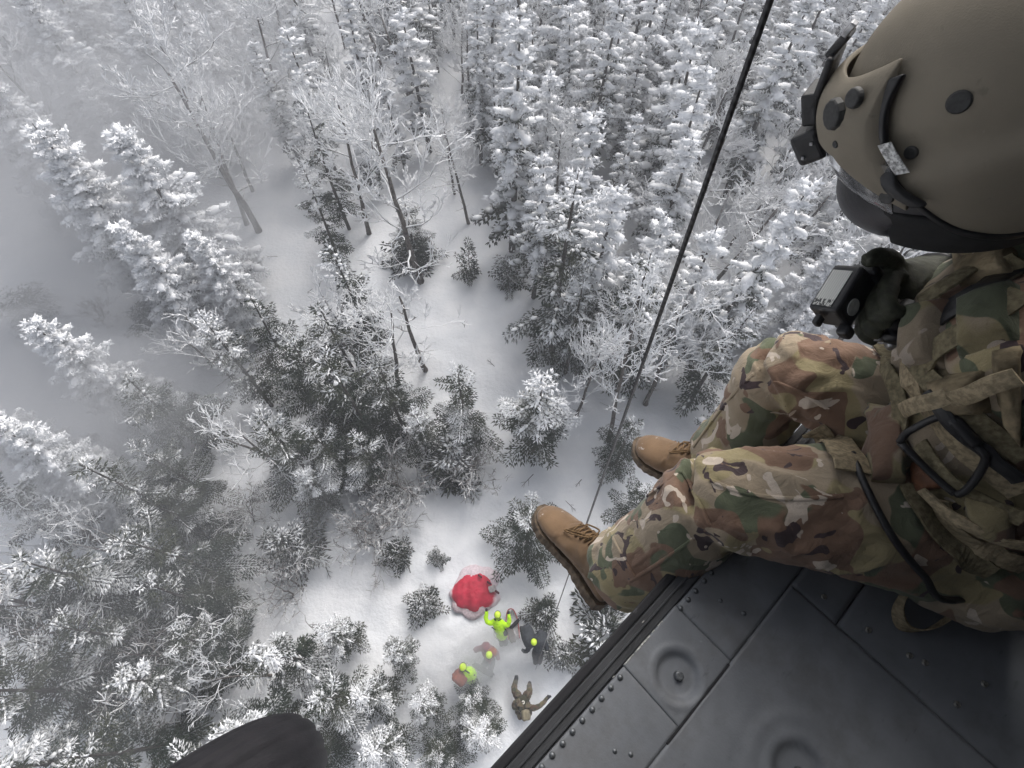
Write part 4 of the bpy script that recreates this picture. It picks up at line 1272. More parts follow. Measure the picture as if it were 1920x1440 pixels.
    for (dx, sg) in ((.03, 1), (.015, -1)):
        pts_ = [top(.128, 0) + Vector((0, 0, .004)), top(.135, sg * .02) + Vector((0, 0, .012)), top(.15 + dx, sg * .03) + Vector((0, 0, .008)), top(.16 + dx, sg * .024) + Vector((0, 0, .002)), top(.13, sg * .006) + Vector((0, 0, .003))]
        cord('lace', spline(pts_, 5), .0021, BL_, root, 6)
    return root
toeN = at_z(1024, 915, H - 1.45) - crew_at; toeF = at_z(1213, 812, H - 1.41) - crew_at
boot(ANK_N, toeN - ANK_N + Vector((0, 0, .02)), (KNEE_N - ANK_N) + A_ * .10, 1)
boot(ANK_F, toeF - ANK_F + Vector((0, 0, .02)), (KNEE_F - ANK_F) + A_ * .06, -1)

# ---------------- helmet
hf = (A_ * -.18 + O_ * .9 + Vector((0, 0, -.38))).normalized()
hu = (Vector((0, 0, 1)) - hf * hf.z).normalized(); hs = hu.cross(hf)
HM = Matrix((hf, hs, hu)).transposed().to_4x4(); HM.translation = HEAD + hu * .0
rf, rs, ru = .158, .134, .160
def hel_pt(phi, u, k=1.0, extra=0.0):
    """helmet surface: phi round from the front, u height"""
    if u >= 0: c = math.sqrt(max(0, 1 - (u / (ru * k)) ** 2))
    else: c = 1 - .30 * (u / .16) ** 2
    x, y = math.cos(phi) * rf * k * c, math.sin(phi) * rs * k * c
    n = Vector((x / rf ** 2, y / rs ** 2, max(0, u) / ru ** 2)).normalized()
    return Vector((x, y, u)) + n * extra
def bulge(phi, u):
    a = abs(math.degrees(phi))
    # ear-cup swelling: raised below a line that climbs to the back of the head
    line = -.045 + .0011 * (a - 60)
    e = 1 / (1 + math.exp((u - line) / .0045))
    m_ = max(0, min(1, (a - 50) / 18)) * max(0, min(1, (150 - a) / 25))
    return .017 * e * m_
def low_edge(phi):
    a = abs(math.degrees(phi))
    if a < 45: return .010
    if a < 100: t = (a - 45) / 55; t = t * t * (3 - 2 * t) * .55 + t * .45; return .010 - .130 * t
    if a < 140: return -.120 - .012 * math.sin((a - 100) / 40 * math.pi)
    return -.125
helm_n = empty  # (kept simple: the shell itself carries the smaller helmet parts)
V = []; F = []; NP, NU = 96, 40
for j in range(NU + 1):
    for i in range(NP):
        phi = -math.pi + 2 * math.pi * i / NP; lo = low_edge(phi)
        t = j / NU
        u = ru * math.cos(t * math.pi / 2 * 1.0) if False else lo + (ru - lo) * math.cos(t * math.pi / 2)
        V.append(hel_pt(phi, min(u, ru * .99999), 1.0, bulge(phi, u)))
for j in range(NU):
    for i in range(NP):
        a, b2 = j * NP + i, j * NP + (i + 1) % NP
        F.append((a, a + NP, b2 + NP, b2))
V = [tuple(v) for v in V]
F = [f[::-1] for f in F]
me = bpy.data.meshes.new('helmet_shell'); me.from_pydata(V, [], F)
me.polygons.foreach_set('use_smooth', np.ones(len(me.polygons), dtype=bool))
bm_ = bmesh.new(); bm_.from_mesh(me); bmesh.ops.remove_doubles(bm_, verts=bm_.verts, dist=1e-5); bmesh.ops.recalc_face_normals(bm_, faces=bm_.faces); bm_.to_mesh(me); bm_.free()
def helmet_paint():
    m, nt, b = mat('tan_helmet_paint')
    n1 = noise_tex(nt, 8, 4); n2 = noise_tex(nt, 500, 2)
    L(nt, mix(nt, ramp(nt, n1, .3, .7), (.182, .160, .124), (.226, .198, .153)), b.inputs['Base Color'])
    b.inputs['Roughness'].default_value = .72; b.inputs['Specular IOR Level'].default_value = .25
    n3 = noise_tex(nt, 70, 5, .75, mapping=(1, .3, .6)); n4 = noise_tex(nt, 26, 5, .7)
    c_ = b.inputs['Base Color'].links[0].from_socket
    c_ = mix(nt, ramp(nt, n3, .69, .73, 0, .35), c_, (.33, .30, .25)); c_ = mix(nt, ramp(nt, n4, .62, .72, 0, .35), c_, (.09, .08, .065))
    L(nt, c_, b.inputs['Base Color'])
    bump(nt, b, n2, .25, .0015)
    return m
M_HELM = helmet_paint()
helm = new_obj('helmet', me, crew, M_HELM); helm.matrix_local = HM
sl = helm.modifiers.new('thick', 'SOLIDIFY'); sl.thickness = .006; sl.offset = -1
HINV = (Matrix.Translation(crew_at) @ HM).inverted()
def to_helm(p): return HINV @ p
def hpatch(name, rows, m, thick=.006, smooth=True, parent=None):
    """a shell piece of the helmet: rows of points in the helmet frame, given real thickness"""
    V = [tuple(p) for r_ in rows for p in r_]; w = len(rows[0]); F = []
    for j in range(len(rows) - 1):
        for i in range(w - 1):
            a = j * w + i; F.append((a, a + 1, a + w + 1, a + w))
    me = bpy.data.meshes.new(name); me.from_pydata(V, [], F); me.polygons.foreach_set('use_smooth', np.ones(len(me.polygons), dtype=bool))
    bm_ = bmesh.new(); bm_.from_mesh(me); bmesh.ops.recalc_face_normals(bm_, faces=bm_.faces); bm_.to_mesh(me); bm_.free()
    o = new_obj(name, me, parent or helm, m)
    s = o.modifiers.new('thick', 'SOLIDIFY'); s.thickness = thick; s.offset = 0
    bv = o.modifiers.new('bev', 'BEVEL'); bv.width = thick * .3; bv.segments = 2; bv.limit_method = 'ANGLE'
    return o
D2 = math.radians
# tan visor housing wrapping the brow
def vis_top(a): return .050 + .034 * max(0, (a - 24) / 32) ** 1.6
def vis_low(a): return -.030 - .000 * a if a < 40 else -.030 - .055 * min(1, (a - 40) / 36)
rows = []
for j in range(13):
    t = j / 12; row = []
    for i in range(73):
        ph = -76 + 152 * i / 72; a = abs(ph)
        tp = vis_top(a) if a < 56 else vis_top(56) + (vis_low(a) + .022 - vis_top(56)) * min(1, ((a - 56) / 20)) ** .35
        lo = vis_low(a)
        u = lo + (tp - lo) * t
        row.append(hel_pt(D2(ph), u, 1.0, .024 - .010 * max(0, (a - 45) / 31) - .015 * t ** 3 + .004 * math.sin(t * math.pi)))
    rows.append(row)
hpatch('visor_housing', rows, M_HELM, .007)
# black band behind the housing (edge roll and strap)
def band(name, pl, w, m, extra, thick):
    rows = [[], [], []]
    pl2 = spline([Vector((a, u, 0)) for a, u in pl], 6)
    for sg in (1,):
        for q_, p in enumerate(pl2):
            w_ = w * (1 - .45 * q_ / len(pl2))
            for k, off in enumerate((-w_ / 2, 0, w_ / 2)):
                rows[k].append(hel_pt(D2(p.x + off / .13 * 57.3 * .8), p.y + off * .35, 1.0, extra + bulge(D2(p.x), p.y)))
    return hpatch(name, rows, m, thick)
for sg in (1, -1):
    pl = [(sg * 57, .066), (sg * 56, .040), (sg * 58, .012), (sg * 63, -.018), (sg * 71, -.048), (sg * 82, -.068)]
    band('visor_track', pl if sg > 0 else pl, .024, M_BLACK, .010, .010)
M_LABEL = plain('printed_label', (.55, .55, .54), .6, .35, 260)
def hdisc(name, ph, u, r, m, extra, depth=.006, seg=20, parent=None):
    c = hel_pt(D2(ph), u, 1.0, extra); n = (hel_pt(D2(ph), u, 1.0, extra + .01) - c).normalized()
    bm_ = bmesh.new(); bmesh.ops.create_cone(bm_, segments=seg, radius1=r, radius2=r * .86, depth=depth, cap_ends=True)
    me = bpy.data.meshes.new(name); bm_.to_mesh(me); bm_.free()
    o = new_obj(name, me, parent or helm, m)
    o.matrix_local = Matrix.Translation(c) @ n.to_track_quat('Z', 'Y').to_matrix().to_4x4()
    b_ = o.modifiers.new('b', 'BEVEL'); b_.width = depth * .25; b_.segments = 2; b_.limit_method = 'ANGLE'
    return o
M_SNAP = plain('dark_snap', (.035, .035, .034), .6, .2, 200)
for sg in (1, -1):
    hdisc('visor_knob', sg * 38, .022, .021, M_SNAP, .030, .010, 12)
    hdisc('visor_lever', sg * 47, .044, .013, M_SNAP, .029, .008)
    hdisc('visor_screw', sg * 43, -.008, .0055, M_SNAP, .030, .004)
    hdisc('snap', sg * 84, .045, .0125, M_SNAP, .001, .003)
    hdisc('shell_screw', sg * 72, -.012, .0085, M_SNAP, .002, .004)
    hdisc('visor_screw', sg * 68, -.066, .010, M_SNAP, .022, .004)
rows = [[], []]
for t in np.linspace(0, 1, 8):
    p = (64 + 9 * t, .004 - .034 * t)
    for k, off in enumerate((-.0065, .0065)):
        rows[k].append(hel_pt(D2(p[0] + off / .13 * 57.3 * .9), p[1] + off * .5, 1.0, .0195))
tagp = hpatch('visor_tag', rows, M_LABEL, .0016)
# clear visor edge under the housing
m, nt, b = mat('clear_visor')
b.inputs['Base Color'].default_value = (.95, .96, .98, 1); b.inputs['Roughness'].default_value = .03
b.inputs['Transmission Weight'].default_value = 1.0; b.inputs['IOR'].default_value = 1.45
rows = []
for j in range(5):
    t = j / 4
    rows.append([hel_pt(D2(-70 + 140 * i / 40), -.022 - (.030 + .045 * (abs(-70 + 140 * i / 40) / 70) ** 1.6) * t, 1.0, .018) for i in range(41)])
hpatch('clear_visor', rows, m, .003)
# black face shield
rows = []
for j in range(13):
    t = j / 12; row = []
    for i in range(49):
        ph = -92 + 184 * i / 48; a = abs(ph) / 92
        u = -.055 - .025 * (1 - a) - (.125 - .030 * a) * t
        k = .93 - .06 * t - .30 * t ** 4 + .05 * (1 - a) * math.sin(t * math.pi)
        row.append(Vector((math.cos(D2(ph)) * rf * k, math.sin(D2(ph)) * rs * k, u)))
    rows.append(row)
M_SHIELD = plain('black_face_shield', (.020, .019, .024), .42, .2, 25, bmp=.15)
hpatch('face_shield', rows, M_SHIELD, .006)
# dark lining between shell and collar
rows = []
for j in range(4):
    t = j / 3
    rows.append([Vector((math.cos(D2(ph)) * rf * (.86 - .18 * t), math.sin(D2(ph)) * rs * (.93 - .18 * t), -.10 - .065 * t)) for ph in np.linspace(60, 300, 40)])
hpatch('helmet_lining', rows, plain('black_padding', (.012, .012, .013), .9, .2, 60), .01)
rows = []
for j in range(2):
    rows.append([hel_pt(ph, low_edge(ph) - .001 + .009 * j, 1.0, bulge(ph, low_edge(ph)) + .001) for ph in np.linspace(D2(62), D2(298), 60)])
hpatch('edge_trim', rows, M_BLACK, .005)
# night-vision mount on the brow
def hbox(name, c, size, rot=(0, 0, 0), m=M_BLACK, bev=.004, parent=None):
    o = new_obj(name, box_mesh(name, tuple(-s / 2 for s in size), tuple(s / 2 for s in size)), parent or helm, m)
    o.location = c; o.rotation_euler = rot
    b_ = o.modifiers.new('b', 'BEVEL'); b_.width = bev; b_.segments = 3; b_.limit_method = 'ANGLE'
    return o
mnt = hbox('mount_plate', (.184, 0, .034), (.010, .060, .070), (0, R(-16), 0))
hbox('mount_arm', (.172, .0, .076), (.012, .034, .034), (0, R(-40), 0))
hbox('mount_pivot', (.196, 0, .000), (.022, .060, .046), (0, R(6), 0))
hbox('battery_box', (.190, .01, -.050), (.040, .070, .048), (0, R(24), 0), bev=.007)
o = hbox('mount_latch', (.160, .012, .095), (.009, .014, .018), (0, R(-40), 0), M_STEEL, .002)
for yy in (.047,):
    for (dx, dz) in ((-.006, .010), (.004, -.012)):
        hbox('mount_screw', (.190 + dx, yy, -.050 + dz), (.005, .003, .005), (0, 0, 0), M_STEEL, .001)

# ---------------- gloved hand round the control grip
def hand_chain(bm, pts, rads): limb(bm, pts, rads, m=3, seg=10)
bmh = bmesh.new()
PALM = at_t(1658, 545, .868) - crew_at
fw_ = (at_t(1560, 552, .85) - at_t(1690, 545, .90)).normalized()
up_h = Vector((0, 0, 1)); side_h = fw_.cross(up_h).normalized()
limb(bmh, [WR_F - fw_ * .11, WR_F - fw_ * .05, WR_F, WR_F.lerp(PALM, .5), PALM, PALM + fw_ * .025], [.064, .062, .056, (.052, .056), (.046, .060), (.034, .052)], flat=(0, 0, 1), m=5)
glove_palm = PALM + fw_ * .02
for i, (dz, ln, r_) in enumerate([(.038, .066, .0135), (.013, .072, .014), (-.012, .068, .0135), (-.035, .056, .012)]):
    p0 = glove_palm + up_h * dz - side_h * .005
    p1 = p0 + fw_ * ln * .5 - side_h * .028; p2 = p1 + fw_ * ln * .15 + side_h * .030 * -1 + fw_ * .012; p3 = p2 - fw_ * .012 - side_h * .016
    hand_chain(bmh, [p0 - fw_ * .02, p0, p1, p2, p3], [r_ * 1.1, r_ * 1.1, r_, r_ * .95, r_ * .8])
p0 = PALM + up_h * .040 + side_h * .018
hand_chain(bmh, [p0 - up_h * .012 - fw_ * .02, p0 + fw_ * .022 + up_h * .014, p0 + fw_ * .050 + up_h * .022, p0 + fw_ * .074 + up_h * .014], [.018, .0165, .0145, .0115])
gme = fuse(bmh, 'glove', .0042, 3)
wrinkle(gme, lambda p: .0030 * (1 - abs(noise.noise(p * 32))) ** 3 - .0008)
gl = new_obj('glove', gme, crew, M_GLOVE)
for (t, r_) in ((0.0, .0515),):
    cord('glove_cuff', [WR_F - fw_ * .052, WR_F - fw_ * .046, WR_F - fw_ * .036], .0645, M_GLOVE2, gl, 20)
bmh = bmesh.new()
limb(bmh, [WR_N - (ELB_N - WR_N) * -.1, WR_N, WR_N + (WR_N - ELB_N) * .35, WR_N + (WR_N - ELB_N) * .6], [.048, .046, (.03, .05), (.018, .042)], flat=(0, 0, 1), m=4)
for i in range(4):
    b0 = WR_N + (WR_N - ELB_N) * .55 + A_ * (.03 - .02 * i); d_ = (WR_N - ELB_N).normalized() + Vector((0, 0, -.25))
    hand_chain(bmh, [b0, b0 + d_ * .035, b0 + d_ * .07 + Vector((0, 0, -.006))], [.012, .011, .008])
b0 = WR_N + (WR_N - ELB_N) * .3 - A_ * .03
hand_chain(bmh, [b0, b0 - A_ * .03 + O_ * -.02, b0 - A_ * .045 + O_ * -.05], [.015, .013, .009])
gme = fuse(bmh, 'glove', .005, 3)
new_obj('glove', gme, crew, M_GLOVE)

# ---------------- the control grip held in the hand: a thing of its own
G0 = at_t(1568, 540, .835)
pend = empty('hoist_control', G0)
tag(pend, 'black hoist control grip with a pale printed label, held in the gloved hand', 'control')
cx = (at_t(1590, 500, .80) - at_t(1540, 580, .80)).normalized()            # along the label
vd = (G0 - CAMP).normalized()
face = (-vd * .62 - Vector((1, 0, 0)) * .78); face = (face - cx * face.dot(cx)).normalized()
cy = face.cross(cx).normalized()
PM = Matrix((cx, cy, face)).transposed().to_4x4(); PM = PM @ Matrix.Scale(.82, 4)
STK = 1 if cy.dot(-vd) > 0 else -1
print('sticker side', STK, cy.dot(-vd), cy)
def pbox(name, c, size, m, bev=.005, rot=(0, 0, 0)):
    o = new_obj(name, box_mesh(name, tuple(-s / 2 for s in size), tuple(s / 2 for s in size)), pend, m)
    o.matrix_local = PM @ Matrix.Translation(c) @ Matrix.Rotation(rot[2], 4, 'Z') @ Matrix.Rotation(rot[0], 4, 'X')
    b_ = o.modifiers.new('b', 'BEVEL'); b_.width = bev; b_.segments = 3; b_.limit_method = 'ANGLE'
    return o
pbox('grip_body', (0, 0, -.030), (.105, .062, .070), M_BLACK, .008)
pbox('thumb_guard', (.058, -.018, -.045), (.020, .05, .06), M_BLACK, .007)
pbox('trigger_hook', (-.066, .010, -.02), (.022, .014, .020), M_BLACK, .005)
pbox('trigger_button', (-.060, -.025, -.062), (.024, .026, .030), M_BLACK, .008)
# printed label
m, nt, b = mat('control_label_print')
tc = nt.nodes.new('ShaderNodeTexCoord'); sep = nt.nodes.new('ShaderNodeSeparateXYZ'); L(nt, tc.outputs['Object'], sep.inputs[0])
lines = math_(nt, 'GREATER_THAN', math_(nt, 'SINE', math_(nt, 'MULTIPLY', sep.outputs[1], 1400.0)), .55)
dk = noise_tex(nt, 260, 2, mapping=(.35, 1, 1))
ink = math_(nt, 'MULTIPLY', math_(nt, 'GREATER_THAN', dk, .5), ramp(nt, sep.outputs[0], -.028, -.024, 1, 0))
ink = math_(nt, 'MAXIMUM', ink, math_(nt, 'MULTIPLY', lines, .45))
L(nt, mix(nt, ink, (.62, .62, .58), (.05, .05, .05)), b.inputs['Base Color']); b.inputs['Roughness'].default_value = .5
pbox('label_plate', (-.004, .004, .0060), (.082, .040, .0016), m, .0004)
bm_ = bmesh.new(); bmesh.ops.create_cone(bm_, segments=28, radius1=.017, radius2=.017, depth=.002, cap_ends=True)
me = bpy.data.meshes.new('round_sticker'); bm_.to_mesh(me); bm_.free()
o = new_obj('round_sticker', me, pend, plain('grey_sticker', (.52, .52, .48), .6, .1, 80))
o.matrix_local = PM @ Matrix.Translation((-.020, STK * .0318, -.032)) @ Matrix.Rotation(R(90), 4, 'X')
# ================================================================== PEOPLE AND GEAR ON THE SNOW
def cloth_plain(name, col, var=.15): return plain(name, col, .8, var, 14, bmp=.4, spec=.2)
M_YEL = cloth_plain('high_visibility_yellow', (.50, .86, .01), .06)
M_YELH = plain('yellow_helmet_plastic', (.58, .80, .04), .4, .06, 20)
M_NAVY = cloth_plain('dark_grey_jacket', (.045, .050, .058))
M_DARK = cloth_plain('black_trousers', (.022, .022, .025))
M_MAROON = cloth_plain('maroon_jacket', (.19, .035, .055))
M_BRICK = cloth_plain('brick_red_pack_cloth', (.27, .085, .055))
M_RED = cloth_plain('red_shelter_cloth', (.58, .018, .055), .12)
M_GREEN = camo_mat('olive_camouflage', 1.0, .36, 2.2, False)
M_OLV = cloth_plain('dark_olive_vest', (.045, .045, .028))
M_THEL = cloth_plain('tan_soldier_helmet', (.20, .175, .12))
M_SNOWY = cloth_plain('snow_dusted_cloth', (.68, .58, .62), .08)
M_GREYW = cloth_plain('grey_window_cloth', (.42, .38, .38))

def figure(name, label, segs, mats, feet_px, head=None, helmet=None, voxel=.017):
    """segs: (material index, [(px, py, z, radius) ...]) limbs; one continuous skin, coloured by limb"""
    root_p = at_z(*feet_px, 0); root_p.z = gz(root_p.x, root_p.y)
    root = empty(name, root_p); tag(root, label, 'person')
    bm = bmesh.new(); lines = []
    for mi, pts in segs:
        P = [at_z(x, y, z) - root_p for x, y, z, r in pts]; Rr = [r for *_, r in pts]
        limb(bm, P, Rr, m=4, seg=12)
        S = spline(P, 4); RR = slerp_r(Rr, 4)
        for p, q in zip(S, RR): lines.append((p, (q[0] + q[1]) / 2, mi))
    me = fuse(bm, 'person_body', voxel, 2)
    wrinkle(me, lambda p: .016 * (1 - abs(noise.noise(p * 7 + root_p))) ** 3 - .006)
    for m_ in mats: me.materials.append(m_)
    idx = []
    for f in me.polygons:
        c = f.center
        idx.append(min(lines, key=lambda L_: (c - L_[0]).length - L_[1])[2])
    me.polygons.foreach_set('material_index', idx)
    new_obj('body', me, root)
    if helmet:
        x, y, z, r, m_ = helmet
        bm = bmesh.new(); bmesh.ops.create_icosphere(bm, subdivisions=3, radius=1)
        for v in bm.verts:
            v.co = Vector((v.co.x * r * .98, v.co.y * r * 1.04, max(v.co.z, -.25) * r * .80))
            if v.co.z < -.2 * r: v.co.x *= 1.06; v.co.y *= 1.06
        hm = bpy.data.meshes.new('helmet'); bm.to_mesh(hm); bm.free(); hm.polygons.foreach_set('use_smooth', np.ones(len(hm.polygons), dtype=bool))
        o = new_obj('helmet', hm, root, m_); o.location = at_z(x, y, z) - root_p + Vector((0, 0, .03))
        cord('helmet_band', [o.location + Vector((math.cos(a) * r * .97, math.sin(a) * r * 1.12, -.02)) for a in np.linspace(0, 6.283, 20)], .012, M_DARK, root, 5)
    return root, root_p
def lump_part(name, px, py, z, size, m, root, root_p, rot=(0, 0, 0), seed=0.0, flat=0.0):
    bm = bmesh.new(); bmesh.ops.create_cube(bm, size=2)
    bmesh.ops.subdivide_edges(bm, edges=bm.edges, cuts=6, use_grid_fill=True)
    for v in bm.verts:
        c = v.co; l4 = (abs(c.x) ** 4 + abs(c.y) ** 4 + abs(c.z) ** 4) ** .25
        k = 1 / l4 * (1 + .16 * noise.noise(c * 1.5 + Vector((seed, 0, 0))) + .07 * noise.noise(c * 4 + Vector((seed, 2, 0))))
        v.co = Vector((c.x * k * size[0], c.y * k * size[1], c.z * k * size[2]))
    me = bpy.data.meshes.new(name); bm.to_mesh(me); bm.free(); me.polygons.foreach_set('use_smooth', np.ones(len(me.polygons), dtype=bool))
    o = new_obj(name, me, root, m); o.location = at_z(px, py, z) - root_p; o.rotation_euler = rot
    return o

# person in high-visibility jacket reaching up beside the shelter
r1, p1 = figure('person', 'person in bright yellow jacket and yellow helmet, arms raised beside the red shelter', [
    (0, [(941, 1192, .72, .19), (939, 1184, .92, .185), (936, 1175, 1.14, .185), (933, 1166, 1.34, .175), (933, 1160, 1.44, .08)]),
    (0, [(929, 1165, 1.34, .10), (921, 1168, 1.28, .085), (914, 1166, 1.28, .075), (911, 1158, 1.36, .07), (913, 1147, 1.46, .058)]),
    (0, [(938, 1166, 1.34, .10), (946, 1171, 1.26, .085), (953, 1171, 1.26, .075), (955, 1162, 1.36, .07), (954, 1153, 1.44, .058)]),
    (2, [(913, 1147, 1.46, .05), (912, 1141, 1.52, .04)]), (2, [(954, 1153, 1.44, .05), (953, 1146, 1.48, .04)]),
    (1, [(936, 1188, .86, .11), (938, 1196, .5, .09), (940, 1206, .05, .075), (940, 1209, -.15, .07)]),
    (1, [(943, 1188, .86, .11), (946, 1196, .5, .09), (948, 1205, .05, .075), (948, 1208, -.15, .07)]),
    (3, [(933, 1158, 1.46, .06), (933, 1153, 1.56, .10), (933, 1150, 1.66, .09)])],
    [M_YEL, M_DARK, M_DARK, M_SKIN], (943, 1205), helmet=(933, 1153, 1.62, .108, M_YELH))
cord('jacket_strap', [p + Vector((0, 0, .0)) for p in spline([at_z(x, y, z) - p1 for x, y, z in ((922, 1176, 1.28), (930, 1181, 1.24), (940, 1184, 1.18), (946, 1184, 1.10))], 5)], .014, M_DARK, r1, 6)
M_TAPE = plain('grey_reflective_tape', (.45, .47, .45), .35, .1, 60)
for z_, yy, ww in ((1.04, 1179.5, 11.8), (.80, 1188.5, 12.0)):
    cord('reflective_tape', [at_z(937 + (939 - 937) * (1.34 - z_) + math.cos(a) * ww, yy + math.sin(a) * ww * .9, z_ + .02 * math.sin(a)) - p1 for a in np.linspace(0, 6.283, 22)], .016, M_TAPE, r1, 6)
cord('collar', [at_z(x, y, z) - p1 for x, y, z in ((926, 1160, 1.46), (930, 1163, 1.47), (936, 1163, 1.47), (940, 1160, 1.46))], .022, M_DARK, r1, 6)
lump_part('hip_bag', 947, 1186, .98, (.08, .10, .16), M_DARK, r1, p1, (0, 0, .4), 3)

# person in dark clothes bending down
r2, p2 = figure('person', 'person in dark grey clothing with a yellow helmet, bending over the snow', [
    (0, [(1010, 1218, .80, .17), (1010, 1206, 1.02, .19), (1008, 1198, 1.18, .19), (1003, 1200, 1.25, .10)]),
    (0, [(1014, 1198, 1.15, .12), (1022, 1205, .98, .09), (1027, 1222, .80, .075), (1029, 1238, .62, .05)]),
    (0, [(1000, 1203, 1.10, .12), (992, 1214, .90, .09), (986, 1222, .78, .06), (978, 1218, .72, .05)]),
    (1, [(1006, 1218, .80, .12), (1003, 1226, .45, .10), (1004, 1240, .0, .08), (1004, 1243, -.2, .08)]),
    (1, [(1014, 1218, .80, .12), (1014, 1228, .45, .10), (1012, 1240, .0, .08), (1012, 1243, -.2, .08)]),
    (2, [(1003, 1201, 1.25, .07), (1001, 1204, 1.32, .10), (1000, 1206, 1.36, .08)])],
    [M_NAVY, M_DARK, M_SKIN], (1010, 1236), helmet=(1001, 1204, 1.36, .102, M_YELH))
lump_part('backpack', 990, 1192, 1.10, (.20, .34, .24), M_NAVY, r2, p2, (.2, .2, .45), 7)
lump_part('hood', 1015, 1196, 1.22, (.17, .22, .16), M_NAVY, r2, p2, (0, .2, -.2), 9)

# person half lost in the blown snow
r3, p3 = figure('person', 'person in maroon jacket and pale yellow helmet dimmed by blown snow', [
    (0, [(918, 1234, .70, .16), (914, 1222, .95, .18), (911, 1213, 1.10, .17), (914, 1220, 1.22, .09)]),
    (0, [(908, 1214, 1.08, .11), (898, 1216, .95, .085), (891, 1219, .85, .09)]),
    (0, [(920, 1216, 1.05, .11), (930, 1224, .90, .085), (934, 1236, .70, .06)]),
    (1, [(914, 1236, .70, .12), (910, 1244, .40, .10), (904, 1250, .0, .08), (902, 1252, -.2, .08)]),
    (1, [(922, 1236, .70, .12), (922, 1246, .40, .10), (920, 1256, .0, .08), (920, 1258, -.2, .08)]),
    (2, [(915, 1222, 1.22, .07), (917, 1227, 1.28, .10), (918, 1230, 1.32, .08)])],
    [M_MAROON, M_DARK, M_SKIN], (916, 1250), helmet=(917, 1228, 1.33, .110, M_YELH))
lump_part('backpack', 921, 1223, 1.15, (.15, .14, .20), M_BRICK, r3, p3, (.3, .2, .5), 4)

# person with a brick red pack
r4, p4 = figure('person', 'person in bright yellow jacket and hood carrying a brick red backpack', [
    (0, [(882, 1272, .75, .20), (881, 1266, 1.02, .20), (878, 1260, 1.20, .19), (872, 1255, 1.28, .10)]),
    (0, [(884, 1258, 1.16, .11), (889, 1264, 1.0, .085), (888, 1276, .88, .07), (891, 1279, .85, .05)]),
    (0, [(873, 1258, 1.16, .10), (868, 1262, 1.0, .08), (876, 1274, .86, .065)]),
    (1, [(878, 1272, .80, .12), (882, 1278, .4, .10), (880, 1284, .0, .08), (880, 1286, -.2, .08)]),
    (1, [(885, 1272, .80, .12), (890, 1276, .4, .10), (891, 1282, .0, .08), (891, 1284, -.2, .08)]),
    (2, [(872, 1254, 1.26, .07), (869, 1251, 1.34, .10), (868, 1249, 1.40, .09)])],
    [M_YEL, M_DARK, M_SKIN], (885, 1280), helmet=(868, 1251, 1.38, .114, M_YELH))
bp = lump_part('backpack', 863, 1269, 1.05, (.24, .19, .27), M_BRICK, r4, p4, (.2, .1, -.55), 11)
cord('pack_strap', [at_z(x, y, z) - p4 for x, y, z in ((871, 1256, 1.44), (877, 1260, 1.42), (884, 1264, 1.30), (890, 1266, 1.16))], .022, M_DARK, r4, 6)
cord('pack_strap', [at_z(x, y, z) - p4 for x, y, z in ((879, 1266, 1.34), (884, 1271, 1.22), (887, 1277, 1.08))], .016, M_DARK, r4, 6)
pole = cord('ski_pole', [at_z(x, y, z) - at_z(899, 1284, 0) for x, y, z in ((890, 1262, 1.1), (894, 1272, .5), (899, 1284, -.1))], .022, M_DARK, empty('tmp'), 6)
tmp = pole.parent; pole.parent = None; bpy.data.objects.remove(tmp); pole.location = at_z(899, 1284, 0)
tag(pole, 'dark ski pole stuck in the snow beside the brick red backpack', 'ski pole')
ski = lump_part('snowshoe', 906, 1256, .12, (.38, .09, .035), M_DARK, None, Vector((0, 0, 0)), (.05, .0, -.45), 5)
ski.parent = None; tag(ski, 'dark snowshoe lying in the blown snow below the maroon jacket', 'snowshoe')

# soldier lying back in the snow
r5, p5 = figure('person', 'soldier in olive camouflage lying back in the snow, one arm stretched out', [
    (0, [(979, 1310, .34, .17), (981, 1319, .42, .20), (983, 1328, .48, .22), (984, 1334, .50, .10)]),
    (0, [(976, 1316, .34, .13), (970, 1303, .50, .135), (964, 1292, .58, .10), (967, 1277, .34, .075)]),
    (0, [(983, 1314, .34, .13), (988, 1304, .54, .135), (993, 1296, .60, .10), (992, 1284, .36, .075)]),
    (1, [(967, 1278, .34, .070), (968, 1272, .34, .065), (968, 1266, .36, .050)]), (1, [(993, 1285, .36, .070), (993, 1281, .36, .06), (993, 1278, .38, .050)]),
    (0, [(992, 1327, .48, .11), (1005, 1327, .50, .085), (1016, 1320, .52, .072), (1026, 1309, .56, .055)]),
    (1, [(1026, 1311, .55, .050), (1029, 1306, .58, .045)]),
    (1, [(1028, 1308, .57, .022), (1030, 1303, .60, .016)]), (1, [(1029, 1308, .57, .022), (1033, 1303, .60, .016)]), (1, [(1027, 1308, .57, .020), (1027, 1302, .60, .015)]),
    (1, [(1030, 1309, .57, .020), (1034, 1306, .59, .015)]), (1, [(1026, 1311, .56, .020), (1024, 1306, .58, .016)]),
    (0, [(974, 1326, .46, .11), (965, 1326, .50, .085), (966, 1317, .64, .072), (975, 1313, .72, .055)]),
    (2, [(984, 1334, .50, .08), (985, 1340, .62, .10), (986, 1344, .62, .085)])],
    [M_GREEN, M_DARK, M_SKIN], (984, 1330), helmet=None)
lump_part('backpack', 981, 1330, .24, (.26, .26, .16), M_GREEN, r5, p5, (0, 0, .25), 13)
lump_part('vest', 981, 1320, .50, (.20, .23, .17), M_OLV, r5, p5, (0, 0, .1), 17)
hl = lump_part('helmet', 986, 1341, .66, (.135, .15, .12), M_THEL, r5, p5, (0, 0, .2), 2)
pk = lump_part('chest_pouch', 989, 1322, .70, (.09, .08, .06), M_GREEN, r5, p5, (0, 0, .3), 6)
